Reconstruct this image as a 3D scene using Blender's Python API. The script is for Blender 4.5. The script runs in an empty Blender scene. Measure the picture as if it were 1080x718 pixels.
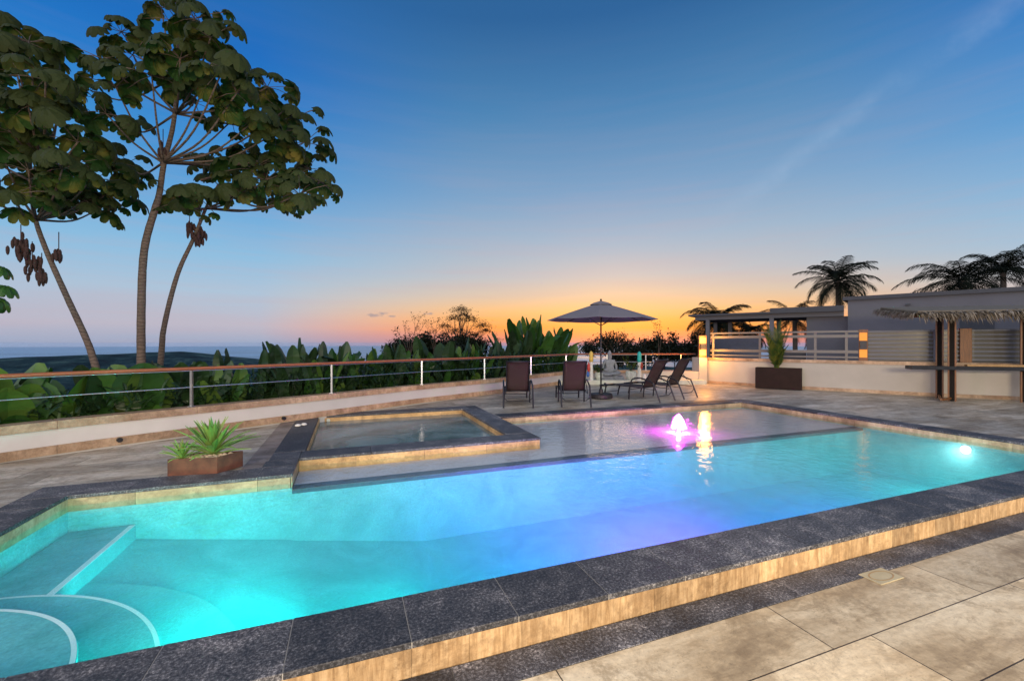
import bpy, bmesh, math, random
from mathutils import Vector, Matrix
R = math.radians
random.seed(7)
S = bpy.context.scene
COL = S.collection
# ---------------------------------------------------------------- camera
cam_d = bpy.data.cameras.new('camera'); cam = bpy.data.objects.new('camera', cam_d); COL.objects.link(cam)
cam.location = (0, 0, 1.5); cam.rotation_euler = (R(90), 0, 0)
cam_d.sensor_width = 36; cam_d.lens = 455 / 1080 * 36; cam_d.shift_y = 3 / 1080
cam_d.clip_start = 0.05; cam_d.clip_end = 80000
S.camera = cam
S.cycles.use_denoising = True
S.cycles.max_bounces = 8; S.cycles.diffuse_bounces = 4; S.cycles.glossy_bounces = 3
S.cycles.transparent_max_bounces = 12; S.cycles.transmission_bounces = 3; S.cycles.volume_bounces = 1
S.cycles.sample_clamp_indirect = 6
S.cycles.caustics_reflective = False; S.cycles.caustics_refractive = False
S.view_settings.view_transform = 'Standard'; S.view_settings.look = 'None'
S.view_settings.exposure = 0.0; S.view_settings.gamma = 1.0; S.view_settings.use_curve_mapping = False

def lin(r, g, b):
    f = lambda c: (c/255/12.92) if c/255 <= .04045 else ((c/255+.055)/1.055)**2.4
    return (f(r), f(g), f(b), 1)

# ---------------------------------------------------------------- world: dusk sky
SUN_AZ = R(13.6)          # to the right of the view axis
W = bpy.data.worlds.new("World"); S.world = W; W.use_nodes = True
nt = W.node_tree; nt.nodes.clear()
def nd(t, kind, **kw):
    n = t.nodes.new(kind)
    for k, v in kw.items():
        if k.startswith('i_'):
            key = k[2:]; key = int(key) if key.isdigit() else key.replace('_', ' ')
            n.inputs[key].default_value = v
        else: setattr(n, k, v)
    return n
def mth(t, op, a, b=None, c=None, clamp=False):
    n = t.nodes.new('ShaderNodeMath'); n.operation = op; n.use_clamp = clamp
    for i, x in enumerate((a, b, c)):
        if x is None: continue
        if isinstance(x, (int, float)): n.inputs[i].default_value = x
        else: t.links.new(x, n.inputs[i])
    return n.outputs[0]
def ramp(t, fac, stops, interp='LINEAR'):
    n = t.nodes.new('ShaderNodeValToRGB'); cr = n.color_ramp; cr.interpolation = interp
    while len(cr.elements) < len(stops): cr.elements.new(0.5)
    for e, (p, c) in zip(cr.elements, stops): e.position = p; e.color = c if len(c) == 4 else (*c, 1)
    if fac is not None: t.links.new(fac, n.inputs[0])
    return n.outputs[0]
def mixc(t, fac, a, b, mode='MIX'):
    n = t.nodes.new('ShaderNodeMix'); n.data_type = 'RGBA'; n.blend_type = mode; n.clamp_factor = True
    for s, x in ((n.inputs[0], fac), (n.inputs[6], a), (n.inputs[7], b)):
        if isinstance(x, (int, float)): s.default_value = x
        elif isinstance(x, tuple): s.default_value = x if len(x) == 4 else (*x, 1)
        else: t.links.new(x, s)
    return n.outputs[2]
tc = nt.nodes.new('ShaderNodeTexCoord'); sep = nt.nodes.new('ShaderNodeSeparateXYZ'); nt.links.new(tc.outputs['Generated'], sep.inputs[0])
X, Y, Z = sep.outputs
hl = mth(nt, 'SQRT', mth(nt, 'ADD', mth(nt, 'MULTIPLY', X, X), mth(nt, 'ADD', mth(nt, 'MULTIPLY', Y, Y), 1e-5)))
cosaz = mth(nt, 'DIVIDE', mth(nt, 'ADD', mth(nt, 'MULTIPLY', X, math.sin(SUN_AZ)), mth(nt, 'MULTIPLY', Y, math.cos(SUN_AZ))), hl)
sun_r = ramp(nt, Z, [(0.0, lin(186,124,132)), (.018, lin(222,130,104)), (.032, lin(246,148,78)), (.052, lin(248,168,92)), (.076, lin(234,184,132)), (.108, lin(208,188,170)), (.15, lin(180,184,192)),
                     (.23, lin(150,174,198)), (.32, lin(116,156,194)), (.47, lin(66,126,176)), (.60, lin(34,94,150)), (1.0, lin(40,88,140))])
away_r = ramp(nt, Z, [(0.0, lin(150,168,196)), (.035, lin(180,178,196)), (.1, lin(164,188,212)), (.174, lin(132,182,218)), (.32, lin(66,146,208)), (.44, lin(22,116,196)),
                      (.5, lin(14,104,186)), (.65, lin(36,98,160)), (1.0, lin(40,88,140))])
fac = mth(nt, 'SMOOTH_MIN', mth(nt, 'DIVIDE', mth(nt, 'SUBTRACT', cosaz, .72), .23), 1.0, .15, clamp=True)
sky = mixc(nt, fac, away_r, sun_r)
# glow around the point where the sun went down
glow = mth(nt, 'MULTIPLY', mth(nt, 'POWER', mth(nt, 'MAXIMUM', cosaz, 0.0), 40.0), ramp(nt, Z, [(0, (.15,)*3), (.03, (.6,)*3), (.07, (1,)*3), (.2, (0,)*3)]))
sky = mixc(nt, mth(nt, 'MULTIPLY', glow, .18), sky, lin(255,190,84))
# sky behind the camera is raised to bright lilac, an added fill for the foreground
back = mth(nt, 'MULTIPLY', mth(nt, 'SUBTRACT', 0.25, cosaz), 1.0, clamp=True)
backz = mth(nt, 'MULTIPLY', back, ramp(nt, Z, [(0, (.5,)*3), (.1, (1,)*3), (.8, (.8,)*3), (1, (.0,)*3)]))
sky = mixc(nt, backz, sky, (1.15, 1.15, 1.28, 1))
# thin cirrus and horizon streaks
mp = nt.nodes.new('ShaderNodeMapping'); mp.inputs['Scale'].default_value = (1.2, 1.2, 22); mp.inputs['Rotation'].default_value = (0, 0, 0.2)
nt.links.new(tc.outputs['Generated'], mp.inputs[0])
n1 = nd(nt, 'ShaderNodeTexNoise', i_Scale=2.4, i_Detail=6, i_Roughness=.6); nt.links.new(mp.outputs[0], n1.inputs['Vector'])
low = mth(nt, 'MULTIPLY', ramp(nt, n1.outputs[0], [(.45, (0,)*3), (.75, (1,)*3)]), ramp(nt, Z, [(0, (.55,)*3), (.12, (.6,)*3), (.4, (.16,)*3), (.6, (0,)*3)]))
sky = mixc(nt, mth(nt, 'MULTIPLY', low, .38), sky, lin(196,160,168))
def dirpx(x, y): return Vector(((x-540)/455, 1, (362-y)/455)).normalized()
nrm_ = dirpx(1056, 8).cross(dirpx(868, 146)).normalized(); mid_ = dirpx(975, 72)
def dotn(vec):
    n = nt.nodes.new('ShaderNodeVectorMath'); n.operation = 'DOT_PRODUCT'; nt.links.new(tc.outputs['Generated'], n.inputs[0]); n.inputs[1].default_value = vec; return n.outputs['Value']
wv_ = noise_w = nd(nt, 'ShaderNodeTexNoise', i_Scale=7, i_Detail=6, i_Roughness=.6); nt.links.new(tc.outputs['Generated'], wv_.inputs['Vector'])
dist_ = mth(nt, 'ADD', dotn(nrm_), mth(nt, 'MULTIPLY', mth(nt, 'SUBTRACT', wv_.outputs[0], .5), .05))
ci = mth(nt, 'MULTIPLY', ramp(nt, mth(nt, 'ADD', mth(nt, 'MULTIPLY', dist_, 8.5), .5), [(.30, (0,)*3), (.49, (1,)*3), (.53, (.9,)*3), (.72, (0,)*3)]), ramp(nt, dotn(mid_), [(.93, (0,)*3), (.99, (1,)*3)]))
ci = mth(nt, 'MULTIPLY', ci, ramp(nt, wv_.outputs[0], [(.38, (.12,)*3), (.62, (1,)*3)]))
sky = mixc(nt, mth(nt, 'MULTIPLY', ci, .24), sky, lin(178,196,222))
for (cx, cy, ww_, hh_) in ((394, 332.5, .020, .0045), (404, 330.5, .012, .004), (452, 330.8, .014, .0035), (413, 333.5, .010, .003)):
    vn = nt.nodes.new('ShaderNodeVectorMath'); vn.operation = 'SUBTRACT'; nt.links.new(tc.outputs['Generated'], vn.inputs[0]); vn.inputs[1].default_value = dirpx(cx, cy)
    vm_ = nt.nodes.new('ShaderNodeVectorMath'); vm_.operation = 'DIVIDE'; nt.links.new(vn.outputs[0], vm_.inputs[0]); vm_.inputs[1].default_value = (ww_, ww_, hh_)
    vl_ = nt.nodes.new('ShaderNodeVectorMath'); vl_.operation = 'LENGTH'; nt.links.new(vm_.outputs[0], vl_.inputs[0])
    nz_ = nd(nt, 'ShaderNodeTexNoise', i_Scale=110, i_Detail=3); nt.links.new(tc.outputs['Generated'], nz_.inputs['Vector'])
    mk_ = ramp(nt, mth(nt, 'ADD', vl_.outputs['Value'], mth(nt, 'MULTIPLY', mth(nt, 'SUBTRACT', nz_.outputs[0], .5), 1.6)), [(.3, (1,)*3), (1.0, (0,)*3)])
    sky = mixc(nt, mth(nt, 'MULTIPLY', mk_, .6), sky, lin(120,125,150))
nish = nd(nt, 'ShaderNodeTexSky', sky_type='NISHITA', sun_disc=False, sun_elevation=R(1.5), sun_rotation=SUN_AZ, altitude=150)
bg2 = nd(nt, 'ShaderNodeBackground', i_Strength=.02); nt.links.new(nish.outputs[0], bg2.inputs[0])
bg1 = nd(nt, 'ShaderNodeBackground', i_Strength=1.03); nt.links.new(sky, bg1.inputs[0])
add = nt.nodes.new('ShaderNodeAddShader'); nt.links.new(bg1.outputs[0], add.inputs[0]); nt.links.new(bg2.outputs[0], add.inputs[1])
wo = nt.nodes.new('ShaderNodeOutputWorld'); nt.links.new(add.outputs[0], wo.inputs[0])
# last light of the sun, very low and soft
sd = bpy.data.lights.new('sun', 'SUN'); sd.energy = .12; sd.angle = R(14); sd.color = (1, .62, .36)
so = bpy.data.objects.new('sun', sd); COL.objects.link(so); so.rotation_euler = (R(-87), 0, -SUN_AZ)
so.rotation_euler = Vector((-math.sin(SUN_AZ), -math.cos(SUN_AZ), -.06)).to_track_quat('-Z', 'Y').to_euler()
def area(name, loc, aim, sx, sy, power, col, shape='RECTANGLE', spread=180):
    d = bpy.data.lights.new(name, 'AREA'); d.shape = shape; d.size = sx; d.size_y = sy; d.energy = power; d.color = col; d.spread = R(spread)
    o = bpy.data.objects.new(name, d); COL.objects.link(o); o.location = loc
    o.rotation_euler = (Vector(aim)-Vector(loc)).to_track_quat('-Z', 'Y').to_euler(); return o
def point(name, loc, power, col, rad=.05):
    d = bpy.data.lights.new(name, 'POINT'); d.energy = power; d.color = col; d.shadow_soft_size = rad
    o = bpy.data.objects.new(name, d); COL.objects.link(o); o.location = loc; return o
# lit windows and veranda lamps of the villa behind the camera
area('veranda_lamp', (4.5, -5.5, 3.0), (6, 8, 0), 5, 1.2, 1450, (1, .80, .55))
area('villa_window_lamp', (-5.5, -5.0, 2.7), (-2, 8, 0.5), 4, 1.6, 700, (1, .82, .68))

# ---------------------------------------------------------------- helpers
T = R(20.8); CA, SA = math.cos(T), math.sin(T)
def AB(a, b, z=0): return Vector((a*CA - b*SA, a*SA + b*CA, z))
def tag(o, label=None, cat=None, group=None, kind=None):
    if label: o['label'] = label
    if cat: o['category'] = cat
    if group: o['group'] = group
    if kind: o['kind'] = kind
    return o
def empty(name, loc=(0, 0, 0), rz=0, parent=None):
    o = bpy.data.objects.new(name, None); COL.objects.link(o); o.location = loc; o.rotation_euler = (0, 0, rz); o.parent = parent
    o.empty_display_size = .2; return o
class MB:
    """collects shapes, then links them as one mesh"""
    def __init__(s, o=(0, 0, 0)): s.v = []; s.f = []; s.o = Vector(o)
    def add(s, vs, fs):
        k = len(s.v); s.v += [tuple(Vector(v)-s.o) for v in vs]; s.f += [tuple(i+k for i in f) for f in fs]; return s
    def box(s, lo, hi, M=None):
        x0, y0, z0 = lo; x1, y1, z1 = hi
        vs = [(x0,y0,z0),(x1,y0,z0),(x1,y1,z0),(x0,y1,z0),(x0,y0,z1),(x1,y0,z1),(x1,y1,z1),(x0,y1,z1)]
        if M is not None: vs = [M @ Vector(v) for v in vs]
        return s.add(vs, [(0,3,2,1),(4,5,6,7),(0,1,5,4),(1,2,6,5),(2,3,7,6),(3,0,4,7)])
    def obox(s, c, dims, rz=0, rx=0, ry=0):
        M = Matrix.Translation(c) @ Matrix.Rotation(rz, 4, 'Z') @ Matrix.Rotation(ry, 4, 'Y') @ Matrix.Rotation(rx, 4, 'X')
        d = [x/2 for x in dims]; return s.box([-x for x in d], d, M)
    def prism(s, pts, z0, z1):
        n = len(pts); vs = [(p[0], p[1], z0) for p in pts] + [(p[0], p[1], z1) for p in pts]
        return s.add(vs, [tuple(range(n-1, -1, -1)), tuple(range(n, 2*n))] + [(i, (i+1) % n, (i+1) % n+n, i+n) for i in range(n)])
    def tube(s, pts, r, n=8, caps=True):
        pts = [Vector(p) for p in pts]; rs = r if isinstance(r, (list, tuple)) else [r]*len(pts)
        vs = []; fs = []; up = None
        for i, p in enumerate(pts):
            d = (pts[min(i+1, len(pts)-1)] - pts[max(i-1, 0)])
            if d.length < 1e-9: d = Vector((0, 0, 1))
            d.normalize()
            if up is None: up = d.orthogonal().normalized()
            else:
                up = up - d*up.dot(d)
                up = up.normalized() if up.length > 1e-6 else d.orthogonal().normalized()
            w = d.cross(up)
            for k in range(n):
                a = 2*math.pi*k/n; vs.append(p + (up*math.cos(a) + w*math.sin(a))*rs[i])
        for i in range(len(pts)-1):
            for k in range(n):
                fs.append((i*n+k, i*n+(k+1) % n, (i+1)*n+(k+1) % n, (i+1)*n+k))
        if caps: fs += [tuple(range(n-1, -1, -1)), tuple(range((len(pts)-1)*n, len(pts)*n))]
        return s.add(vs, fs)
    def lathe(s, c, prof, n=24):
        vs = []; fs = []; c = Vector(c)
        for r, z in prof:
            for k in range(n):
                a = 2*math.pi*k/n; vs.append(c + Vector((max(r, 1e-4)*math.cos(a), max(r, 1e-4)*math.sin(a), z)))
        for i in range(len(prof)-1):
            for k in range(n): fs.append((i*n+k, i*n+(k+1) % n, (i+1)*n+(k+1) % n, (i+1)*n+k))
        fs += [tuple(range(n-1, -1, -1)), tuple(range((len(prof)-1)*n, len(prof)*n))]
        return s.add(vs, fs)
    def build(s, name, m, parent=None, smooth=False, bevel=0, loc=None, rz=0):
        me = bpy.data.meshes.new(name); me.from_pydata(s.v, [], s.f); me.update()
        if bevel or True:
            bm = bmesh.new(); bm.from_mesh(me)
            if bevel: bmesh.ops.bevel(bm, geom=[e for e in bm.edges if len(e.link_faces) == 2 and e.calc_face_angle(0) > .6], offset=bevel, segments=2, affect='EDGES', profile=.6, clamp_overlap=True)
            bm.to_mesh(me); bm.free()
        if smooth:
            for p in me.polygons: p.use_smooth = True
        me.materials.append(m)
        o = bpy.data.objects.new(name, me); COL.objects.link(o); o.parent = parent
        o.location = loc if loc is not None else (0, 0, 0)
        if parent is None and loc is None: o.location = s.o
        o.rotation_euler = (0, 0, rz)
        return o
def copy_tree(o, parent=None):
    c = o.copy(); COL.objects.link(c); c.parent = parent
    for ch in o.children: copy_tree(ch, c)
    return c
def spline(pts, n):
    """Catmull-Rom through the points, n samples per span"""
    P = [Vector(p) for p in pts]; P = [P[0]*2-P[1]] + P + [P[-1]*2-P[-2]]; out = []
    for i in range(1, len(P)-2):
        for k in range(n):
            t = k/n
            out.append(.5*((2*P[i]) + (P[i+1]-P[i-1])*t + (2*P[i-1]-5*P[i]+4*P[i+1]-P[i+2])*t*t + (3*P[i]-P[i-1]-3*P[i+1]+P[i+2])*t**3))
    return out + [P[-2]]
def offset(pts, d):
    """2D polyline moved sideways (to its left for d>0)"""
    out = []
    for i, p in enumerate(pts):
        t = (pts[min(i+1, len(pts)-1)] - pts[max(i-1, 0)]); t = Vector((t.x, t.y, 0)).normalized()
        out.append(Vector((p.x - t.y*d, p.y + t.x*d, p.z)))
    return out
def ribbon(mb, pts, d0, d1, z0, z1):
    """wall section following a polyline, from offset d0 to d1 and z0 to z1"""
    A_ = offset(pts, d0); B_ = offset(pts, d1); n = len(pts); vs = []
    for i in range(n): vs += [(A_[i].x, A_[i].y, z0), (A_[i].x, A_[i].y, z1), (B_[i].x, B_[i].y, z1), (B_[i].x, B_[i].y, z0)]
    fs = []
    for i in range(n-1):
        for k in range(4): fs.append((i*4+k, i*4+(k+1) % 4, (i+1)*4+(k+1) % 4, (i+1)*4+k))
    fs += [(0, 1, 2, 3), ((n-1)*4+3, (n-1)*4+2, (n-1)*4+1, (n-1)*4)]
    return mb.add(vs, fs)

# ---------------------------------------------------------------- materials
def mat(name):
    m = bpy.data.materials.new(name); m.use_nodes = True; t = m.node_tree; return m, t, t.nodes['Principled BSDF']
def coords(t, scale=(1, 1, 1), kind='Object', rot=(0, 0, 0), loc=(0, 0, 0)):
    c = t.nodes.new('ShaderNodeTexCoord'); mp = t.nodes.new('ShaderNodeMapping'); mp.inputs['Scale'].default_value = scale
    mp.inputs['Rotation'].default_value = rot; mp.inputs['Location'].default_value = loc
    t.links.new(c.outputs[kind], mp.inputs[0]); return mp.outputs[0]
def noise(t, vec, scale, detail=5, rough=.55, dist=0):
    n = nd(t, 'ShaderNodeTexNoise', i_Scale=scale, i_Detail=detail, i_Roughness=rough, i_Distortion=dist)
    if vec is not None: t.links.new(vec, n.inputs['Vector'])
    return n.outputs[0]
def bump(t, bs, h, strength=.3, dist=.01):
    b = nd(t, 'ShaderNodeBump', i_Strength=strength, i_Distance=dist); t.links.new(h, b.inputs['Height']); t.links.new(b.outputs[0], bs.inputs['Normal']); return b.outputs[0]
def island(t):
    return t.nodes.new('ShaderNodeNewGeometry').outputs['Random Per Island']
def plain(name, col, rough=.6, metal=0, var=.12, nscale=6, bmp=.1):
    m, t, b = mat(name); v = coords(t)
    n = noise(t, v, nscale, 6); c = tuple(col)
    d = tuple(x*(1-var) for x in c); l = tuple(min(1, x*(1+var)) for x in c)
    t.links.new(ramp(t, n, [(.3, d), (.7, l)]), b.inputs['Base Color']); b.inputs['Roughness'].default_value = rough; b.inputs['Metallic'].default_value = metal
    if bmp: bump(t, b, noise(t, v, nscale*12, 3), bmp, .004)
    return m
def dull(m, s_=.15):
    m.node_tree.nodes['Principled BSDF'].inputs['Specular IOR Level'].default_value = s_; return m
def travertine(name, tint=(1, 1, 1), tiles=True, vertical=False, bright=1.0, isl=False):
    m, t, b = mat(name); v = coords(t)
    vs = coords(t, (1, 1, .12) if vertical else ((.55, 1.8, 1)))
    big = noise(t, vs, 1.6 if not vertical else 30, 11, .70, .25)
    fine = noise(t, v, 22, 8, .7)
    blot = noise(t, v, 2.6, 12, .78, .5)
    k = lambda c: tuple(x*y*bright for x, y in zip(c, tint))
    c = ramp(t, big, [(.30, k((.24, .18, .11))), (.43, k((.42, .335, .22))), (.54, k((.56, .475, .34))), (.72, k((.70, .63, .49)))])
    c = mixc(t, mth(t, 'MULTIPLY', ramp(t, blot, [(.50, (0,)*3), (.58, (1,)*3)]), .62), c, k((.27, .21, .135)))
    c = mixc(t, .45, c, ramp(t, fine, [(.3, (.55,)*3), (.7, (1.35,)*3)]), 'MULTIPLY')
    pit = ramp(t, noise(t, v, 60, 4, .7), [(.30, (.35,)*3), (.40, (1,)*3)])
    c = mixc(t, .5, c, pit, 'MULTIPLY')
    vein = mth(t, 'ABSOLUTE', mth(t, 'SUBTRACT', noise(t, coords(t, (.8, 2.6, 1)), 3.2, 10, .66, .5), .5))
    c = mixc(t, .28, c, ramp(t, vein, [(0, (.45, .40, .34)), (.018, (.80, .77, .72)), (.05, (1,)*3)]), 'MULTIPLY')
    h = mth(t, 'ADD', mth(t, 'MULTIPLY', fine, .5), pit)
    if tiles:
        br = nd(t, 'ShaderNodeTexBrick', i_Scale=1.0, i_Mortar_Size=.004, i_Mortar_Smooth=.2, i_Brick_Width=1.5, i_Row_Height=.41, i_Bias=0.0)
        br.offset = .79; br.offset_frequency = 2; br.squash = 1
        br.inputs['Color1'].default_value = (.70, .69, .67, 1); br.inputs['Color2'].default_value = (1.18, 1.15, 1.1, 1); br.inputs['Mortar'].default_value = (.12, .10, .08, 1)
        t.links.new(coords(t, loc=(.5+1.5*20, -2.0+.41*50, 0)), br.inputs['Vector'])
        c = mixc(t, 1.0, c, br.outputs['Color'], 'MULTIPLY')
        h = mth(t, 'SUBTRACT', h, mth(t, 'MULTIPLY', br.outputs['Fac'], 2.0))
    if isl: c = mixc(t, 1.0, c, ramp(t, island(t), [(0, (.72, .7, .68)), (1, (1.2, 1.16, 1.1))]), 'MULTIPLY')
    t.links.new(c, b.inputs['Base Color'])
    t.links.new(ramp(t, blot, [(.3, (.32,)*3), (.7, (.6,)*3)]), b.inputs['Roughness'])
    bump(t, b, h, .35, .004)
    return m
def granite(name='dark_granite'):
    m, t, b = mat(name); v = coords(t)
    f = noise(t, v, 62, 8, .8); g = noise(t, v, 4.5, 10, .72, .4)
    c = ramp(t, f, [(.36, (.009, .009, .011)), (.49, (.036, .037, .043)), (.59, (.13, .133, .145)), (.70, (.42, .42, .43))])
    c = mixc(t, .8, c, ramp(t, g, [(.34, (.35, .35, .36)), (.52, (1.0,)*3), (.66, (2.6, 2.5, 2.35))]), 'MULTIPLY')
    c = mixc(t, 1.0, c, ramp(t, island(t), [(0, (.6, .61, .63)), (1, (1.8, 1.76, 1.7))]), 'MULTIPLY')
    t.links.new(c, b.inputs['Base Color'])
    t.links.new(ramp(t, g, [(.3, (.48,)*3), (.7, (.75,)*3)]), b.inputs['Roughness'])
    bump(t, b, mth(t, 'ADD', f, noise(t, v, 14, 4)), .35, .004)
    return m
M = {}
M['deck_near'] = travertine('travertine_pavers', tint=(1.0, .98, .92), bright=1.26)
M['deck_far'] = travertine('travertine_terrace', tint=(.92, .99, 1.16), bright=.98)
M['trav'] = travertine('travertine_facing', tint=(.98, .81, .62), tiles=False, vertical=True, isl=True)
M['trav_cap'] = travertine('travertine_cap', tint=(.88, .74, .68), tiles=False, isl=True)
M['granite'] = granite()
M['grout'] = plain('grout', (.22, .21, .19), .9)
M['light_grout'] = plain('light_grout', (.30, .29, .27), .9)
M['stucco'] = plain('white_stucco', (.52, .50, .47), .85, var=.06, nscale=2.2, bmp=.35)
M['stucco_warm'] = plain('cream_stucco', (.46, .43, .37), .85, var=.07, nscale=1.6, bmp=.35)
M['house'] = plain('grey_render', (.12, .125, .15), .9, var=.06, nscale=1.2, bmp=.3)
M['house_dark'] = plain('dark_fascia', (.05, .055, .07), .7, var=.1)
M['blue_panel'] = plain('blue_grey_panel', (.045, .06, .10), .5)
M['steel'] = plain('brushed_steel', (.55, .55, .55), .3, 1, .08, 20, .05)
M['white_metal'] = plain('painted_metal', (.16, .15, .135), .45, 0, .05)
M['frost'] = plain('smoked_panel', (.065, .062, .052), .35, 0, .2, 1.5)
M['slat'] = plain('grey_blue_slat', (.12, .14, .19), .45, 0, .08)
M['black_metal'] = plain('black_metal', (.018, .018, .022), .4, .3, .15)
M['dark_rubber'] = plain('dark_base', (.016, .016, .018), .55)
M['corten'] = plain('rusted_steel', (.10, .035, .018), .75, 0, .4, 9, .3)
M['brown_planter'] = plain('brown_planter', (.022, .011, .008), .6, 0, .2, 5)
dull(M['brown_planter'])
M['soil'] = plain('soil', (.09, .065, .045), .95, 0, .5, 30, .8)
M['pebble'] = plain('pale_pebble', (.50, .40, .30), .8, 0, .3, 20, .5)
M['canopy'] = plain('grey_canvas', (.17, .155, .17), .85, 0, .06, 3, .1)
M['stone_grey'] = plain('carved_grey_stone', (.20, .215, .23), .85, 0, .25, 14, .5)
M['stone_pale'] = plain('pale_pot', (.52, .54, .46), .8, 0, .25, 12, .4)
M['plat'] = plain('pale_platform_stone', (.55, .55, .45), .8, 0, .1, 6, .3)
M['countertop'] = plain('dark_countertop', (.022, .024, .028), .35, 0, .2)
dull(M['countertop'], .25)
M['white_shell'] = plain('white_shell', (.7, .68, .62), .5)
M['lid'] = plain('ivory_plastic', (.46, .40, .25), .5)
M['teal'] = plain('teal_paint', (.02, .35, .32), .45, 0, .2)
M['red_paint'] = plain('red_paint', (.5, .05, .04), .45); M['blue_paint'] = plain('blue_paint', (.03, .12, .4), .45); M['yellow_paint'] = plain('yellow_paint', (.6, .42, .08), .5)
M['white_paint'] = plain('worn_white_paint', (.6, .6, .55), .6, 0, .25, 20)
def wood(name, c0, c1, axis=(1, 1, 8), rough=.45):
    m, t, b = mat(name); n = noise(t, coords(t, axis), 3.0, 8, .65, .8)
    t.links.new(ramp(t, n, [(.3, c0), (.7, c1)]), b.inputs['Base Color']); b.inputs['Roughness'].default_value = rough
    bump(t, b, n, .25, .003); return m
M['rail_wood'] = wood('varnished_handrail', (.16, .045, .018), (.42, .14, .055), (2, 2, 40), .3)
M['dark_timber'] = dull(plain('dark_timber', (.014, .012, .010), .9))
M['post_wood'] = wood('stained_post', (.08, .03, .007), (.26, .10, .024), (22, 22, 1.2))
M['bar_wood'] = wood('bar_board', (.30, .17, .06), (.5, .32, .14), (1, 14, 14))
def sling():
    m, t, b = mat('brown_mesh_sling'); c = coords(t, (1, 1, 1))
    w = nd(t, 'ShaderNodeTexWave', i_Scale=60, i_Distortion=.5); t.links.new(c, w.inputs[0])
    t.links.new(ramp(t, w.outputs[1], [(0, (.022, .011, .008)), (1, (.052, .026, .018))]), b.inputs['Base Color']); b.inputs['Roughness'].default_value = .7
    tr = t.nodes.new('ShaderNodeBsdfTransparent'); mx = nd(t, 'ShaderNodeMixShader', i_Fac=.12)
    out = t.nodes['Material Output']; t.links.new(b.outputs[0], mx.inputs[1]); t.links.new(tr.outputs[0], mx.inputs[2]); t.links.new(mx.outputs[0], out.inputs[0])
    return m
M['sling'] = sling()
def leafmat(name, c0, c1, c2, rough=.4, trans=.25, back=None, spec=.4, big=False):
    m, t, b = mat(name); isl = island(t); n = noise(t, coords(t), 9, 3)
    if big: n = noise(t, coords(t), 2.2, 2, .5)
    c = ramp(t, mth(t, 'ADD', mth(t, 'MULTIPLY', isl, .22 if big else .8), mth(t, 'MULTIPLY', n, .95 if big else .3)), [(.1, c0), (.55, c1), (.85 if big else 1, c2)])
    if back:
        g = t.nodes.new('ShaderNodeNewGeometry'); c = mixc(t, g.outputs['Backfacing'], c, back)
    t.links.new(c, b.inputs['Base Color']); b.inputs['Roughness'].default_value = rough; b.inputs['Specular IOR Level'].default_value = spec
    tl = t.nodes.new('ShaderNodeBsdfTranslucent'); t.links.new(c, tl.inputs[0]); mx = nd(t, 'ShaderNodeMixShader', i_Fac=trans)
    out = t.nodes['Material Output']; t.links.new(b.outputs[0], mx.inputs[1]); t.links.new(tl.outputs[0], mx.inputs[2]); t.links.new(mx.outputs[0], out.inputs[0])
    return m
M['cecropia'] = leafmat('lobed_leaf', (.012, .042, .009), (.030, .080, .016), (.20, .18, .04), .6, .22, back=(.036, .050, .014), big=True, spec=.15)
M['catkin'] = plain('dry_brown_clump', (.055, .026, .022), .9, 0, .4, 30, .6)
M['broad'] = leafmat('broad_leaf', (.018, .06, .010), (.045, .13, .02), (.12, .20, .035), .38, .3)
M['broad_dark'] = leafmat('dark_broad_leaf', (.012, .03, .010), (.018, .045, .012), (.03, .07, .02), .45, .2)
M['agave'] = leafmat('agave_leaf', (.08, .16, .03), (.16, .26, .05), (.28, .36, .08), .35, .1)
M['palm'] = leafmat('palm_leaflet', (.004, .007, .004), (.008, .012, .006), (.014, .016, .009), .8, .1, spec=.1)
M['palm_green'] = leafmat('green_palm_leaflet', (.02, .055, .008), (.05, .10, .012), (.17, .17, .02), .45, .3)
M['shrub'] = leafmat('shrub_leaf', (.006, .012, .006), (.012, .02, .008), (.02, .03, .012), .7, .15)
M['bark'] = wood('ringed_bark', (.07, .052, .042), (.19, .135, .10), (2, 2, 26), .85)
t = M['bark'].node_tree; b = t.nodes['Principled BSDF']
w_ = nd(t, 'ShaderNodeTexWave', i_Scale=4.2, i_Distortion=5, i_Detail=4); w_.bands_direction = 'Z'; w_.inputs['Detail Scale'].default_value = 2; t.links.new(coords(t), w_.inputs[0])
old = b.inputs['Base Color'].links[0].from_socket; t.links.new(mixc(t, .5, old, ramp(t, w_.outputs[1], [(0, (.35,)*3), (.25, (1,)*3), (1, (1.25,)*3)]), 'MULTIPLY'), b.inputs['Base Color']); bump(t, b, w_.outputs[1], .7, .012)
M['twig'] = plain('twig', (.07, .05, .04), .9)
M['thatch'] = leafmat('dry_thatch', (.06, .045, .03), (.15, .115, .07), (.34, .30, .25), .9, .1)
def emit(name, col, st):
    m, t, b = mat(name); b.inputs['Base Color'].default_value = (.3*col[0], .3*col[1], .3*col[2], 1); b.inputs['Emission Color'].default_value = (*col, 1); b.inputs['Emission Strength'].default_value = st; return m
M['glow_amber'] = emit('amber_lamp_glass', (1, .36, .05), 2.6)
M['glow_amber_soft'] = emit('soft_amber_lamp_glass', (1, .33, .03), .85)
M['glow_white'] = emit('pool_lamp_lens', (.75, 1, 1), 30)
def pooltile():
    m, t, b = mat('pool_plaster'); v = coords(t); n = noise(t, v, 1.6, 7, .62, 1.2); f = noise(t, v, 46, 4, .7)
    c = ramp(t, n, [(.32, (.10, .38, .40)), (.68, (.20, .58, .60))]); c = mixc(t, .55, c, ramp(t, f, [(.35, (.65,)*3), (.65, (1.25,)*3)]), 'MULTIPLY')
    t.links.new(c, b.inputs['Base Color']); b.inputs['Roughness'].default_value = .7; return m
M['pool'] = pooltile()
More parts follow.
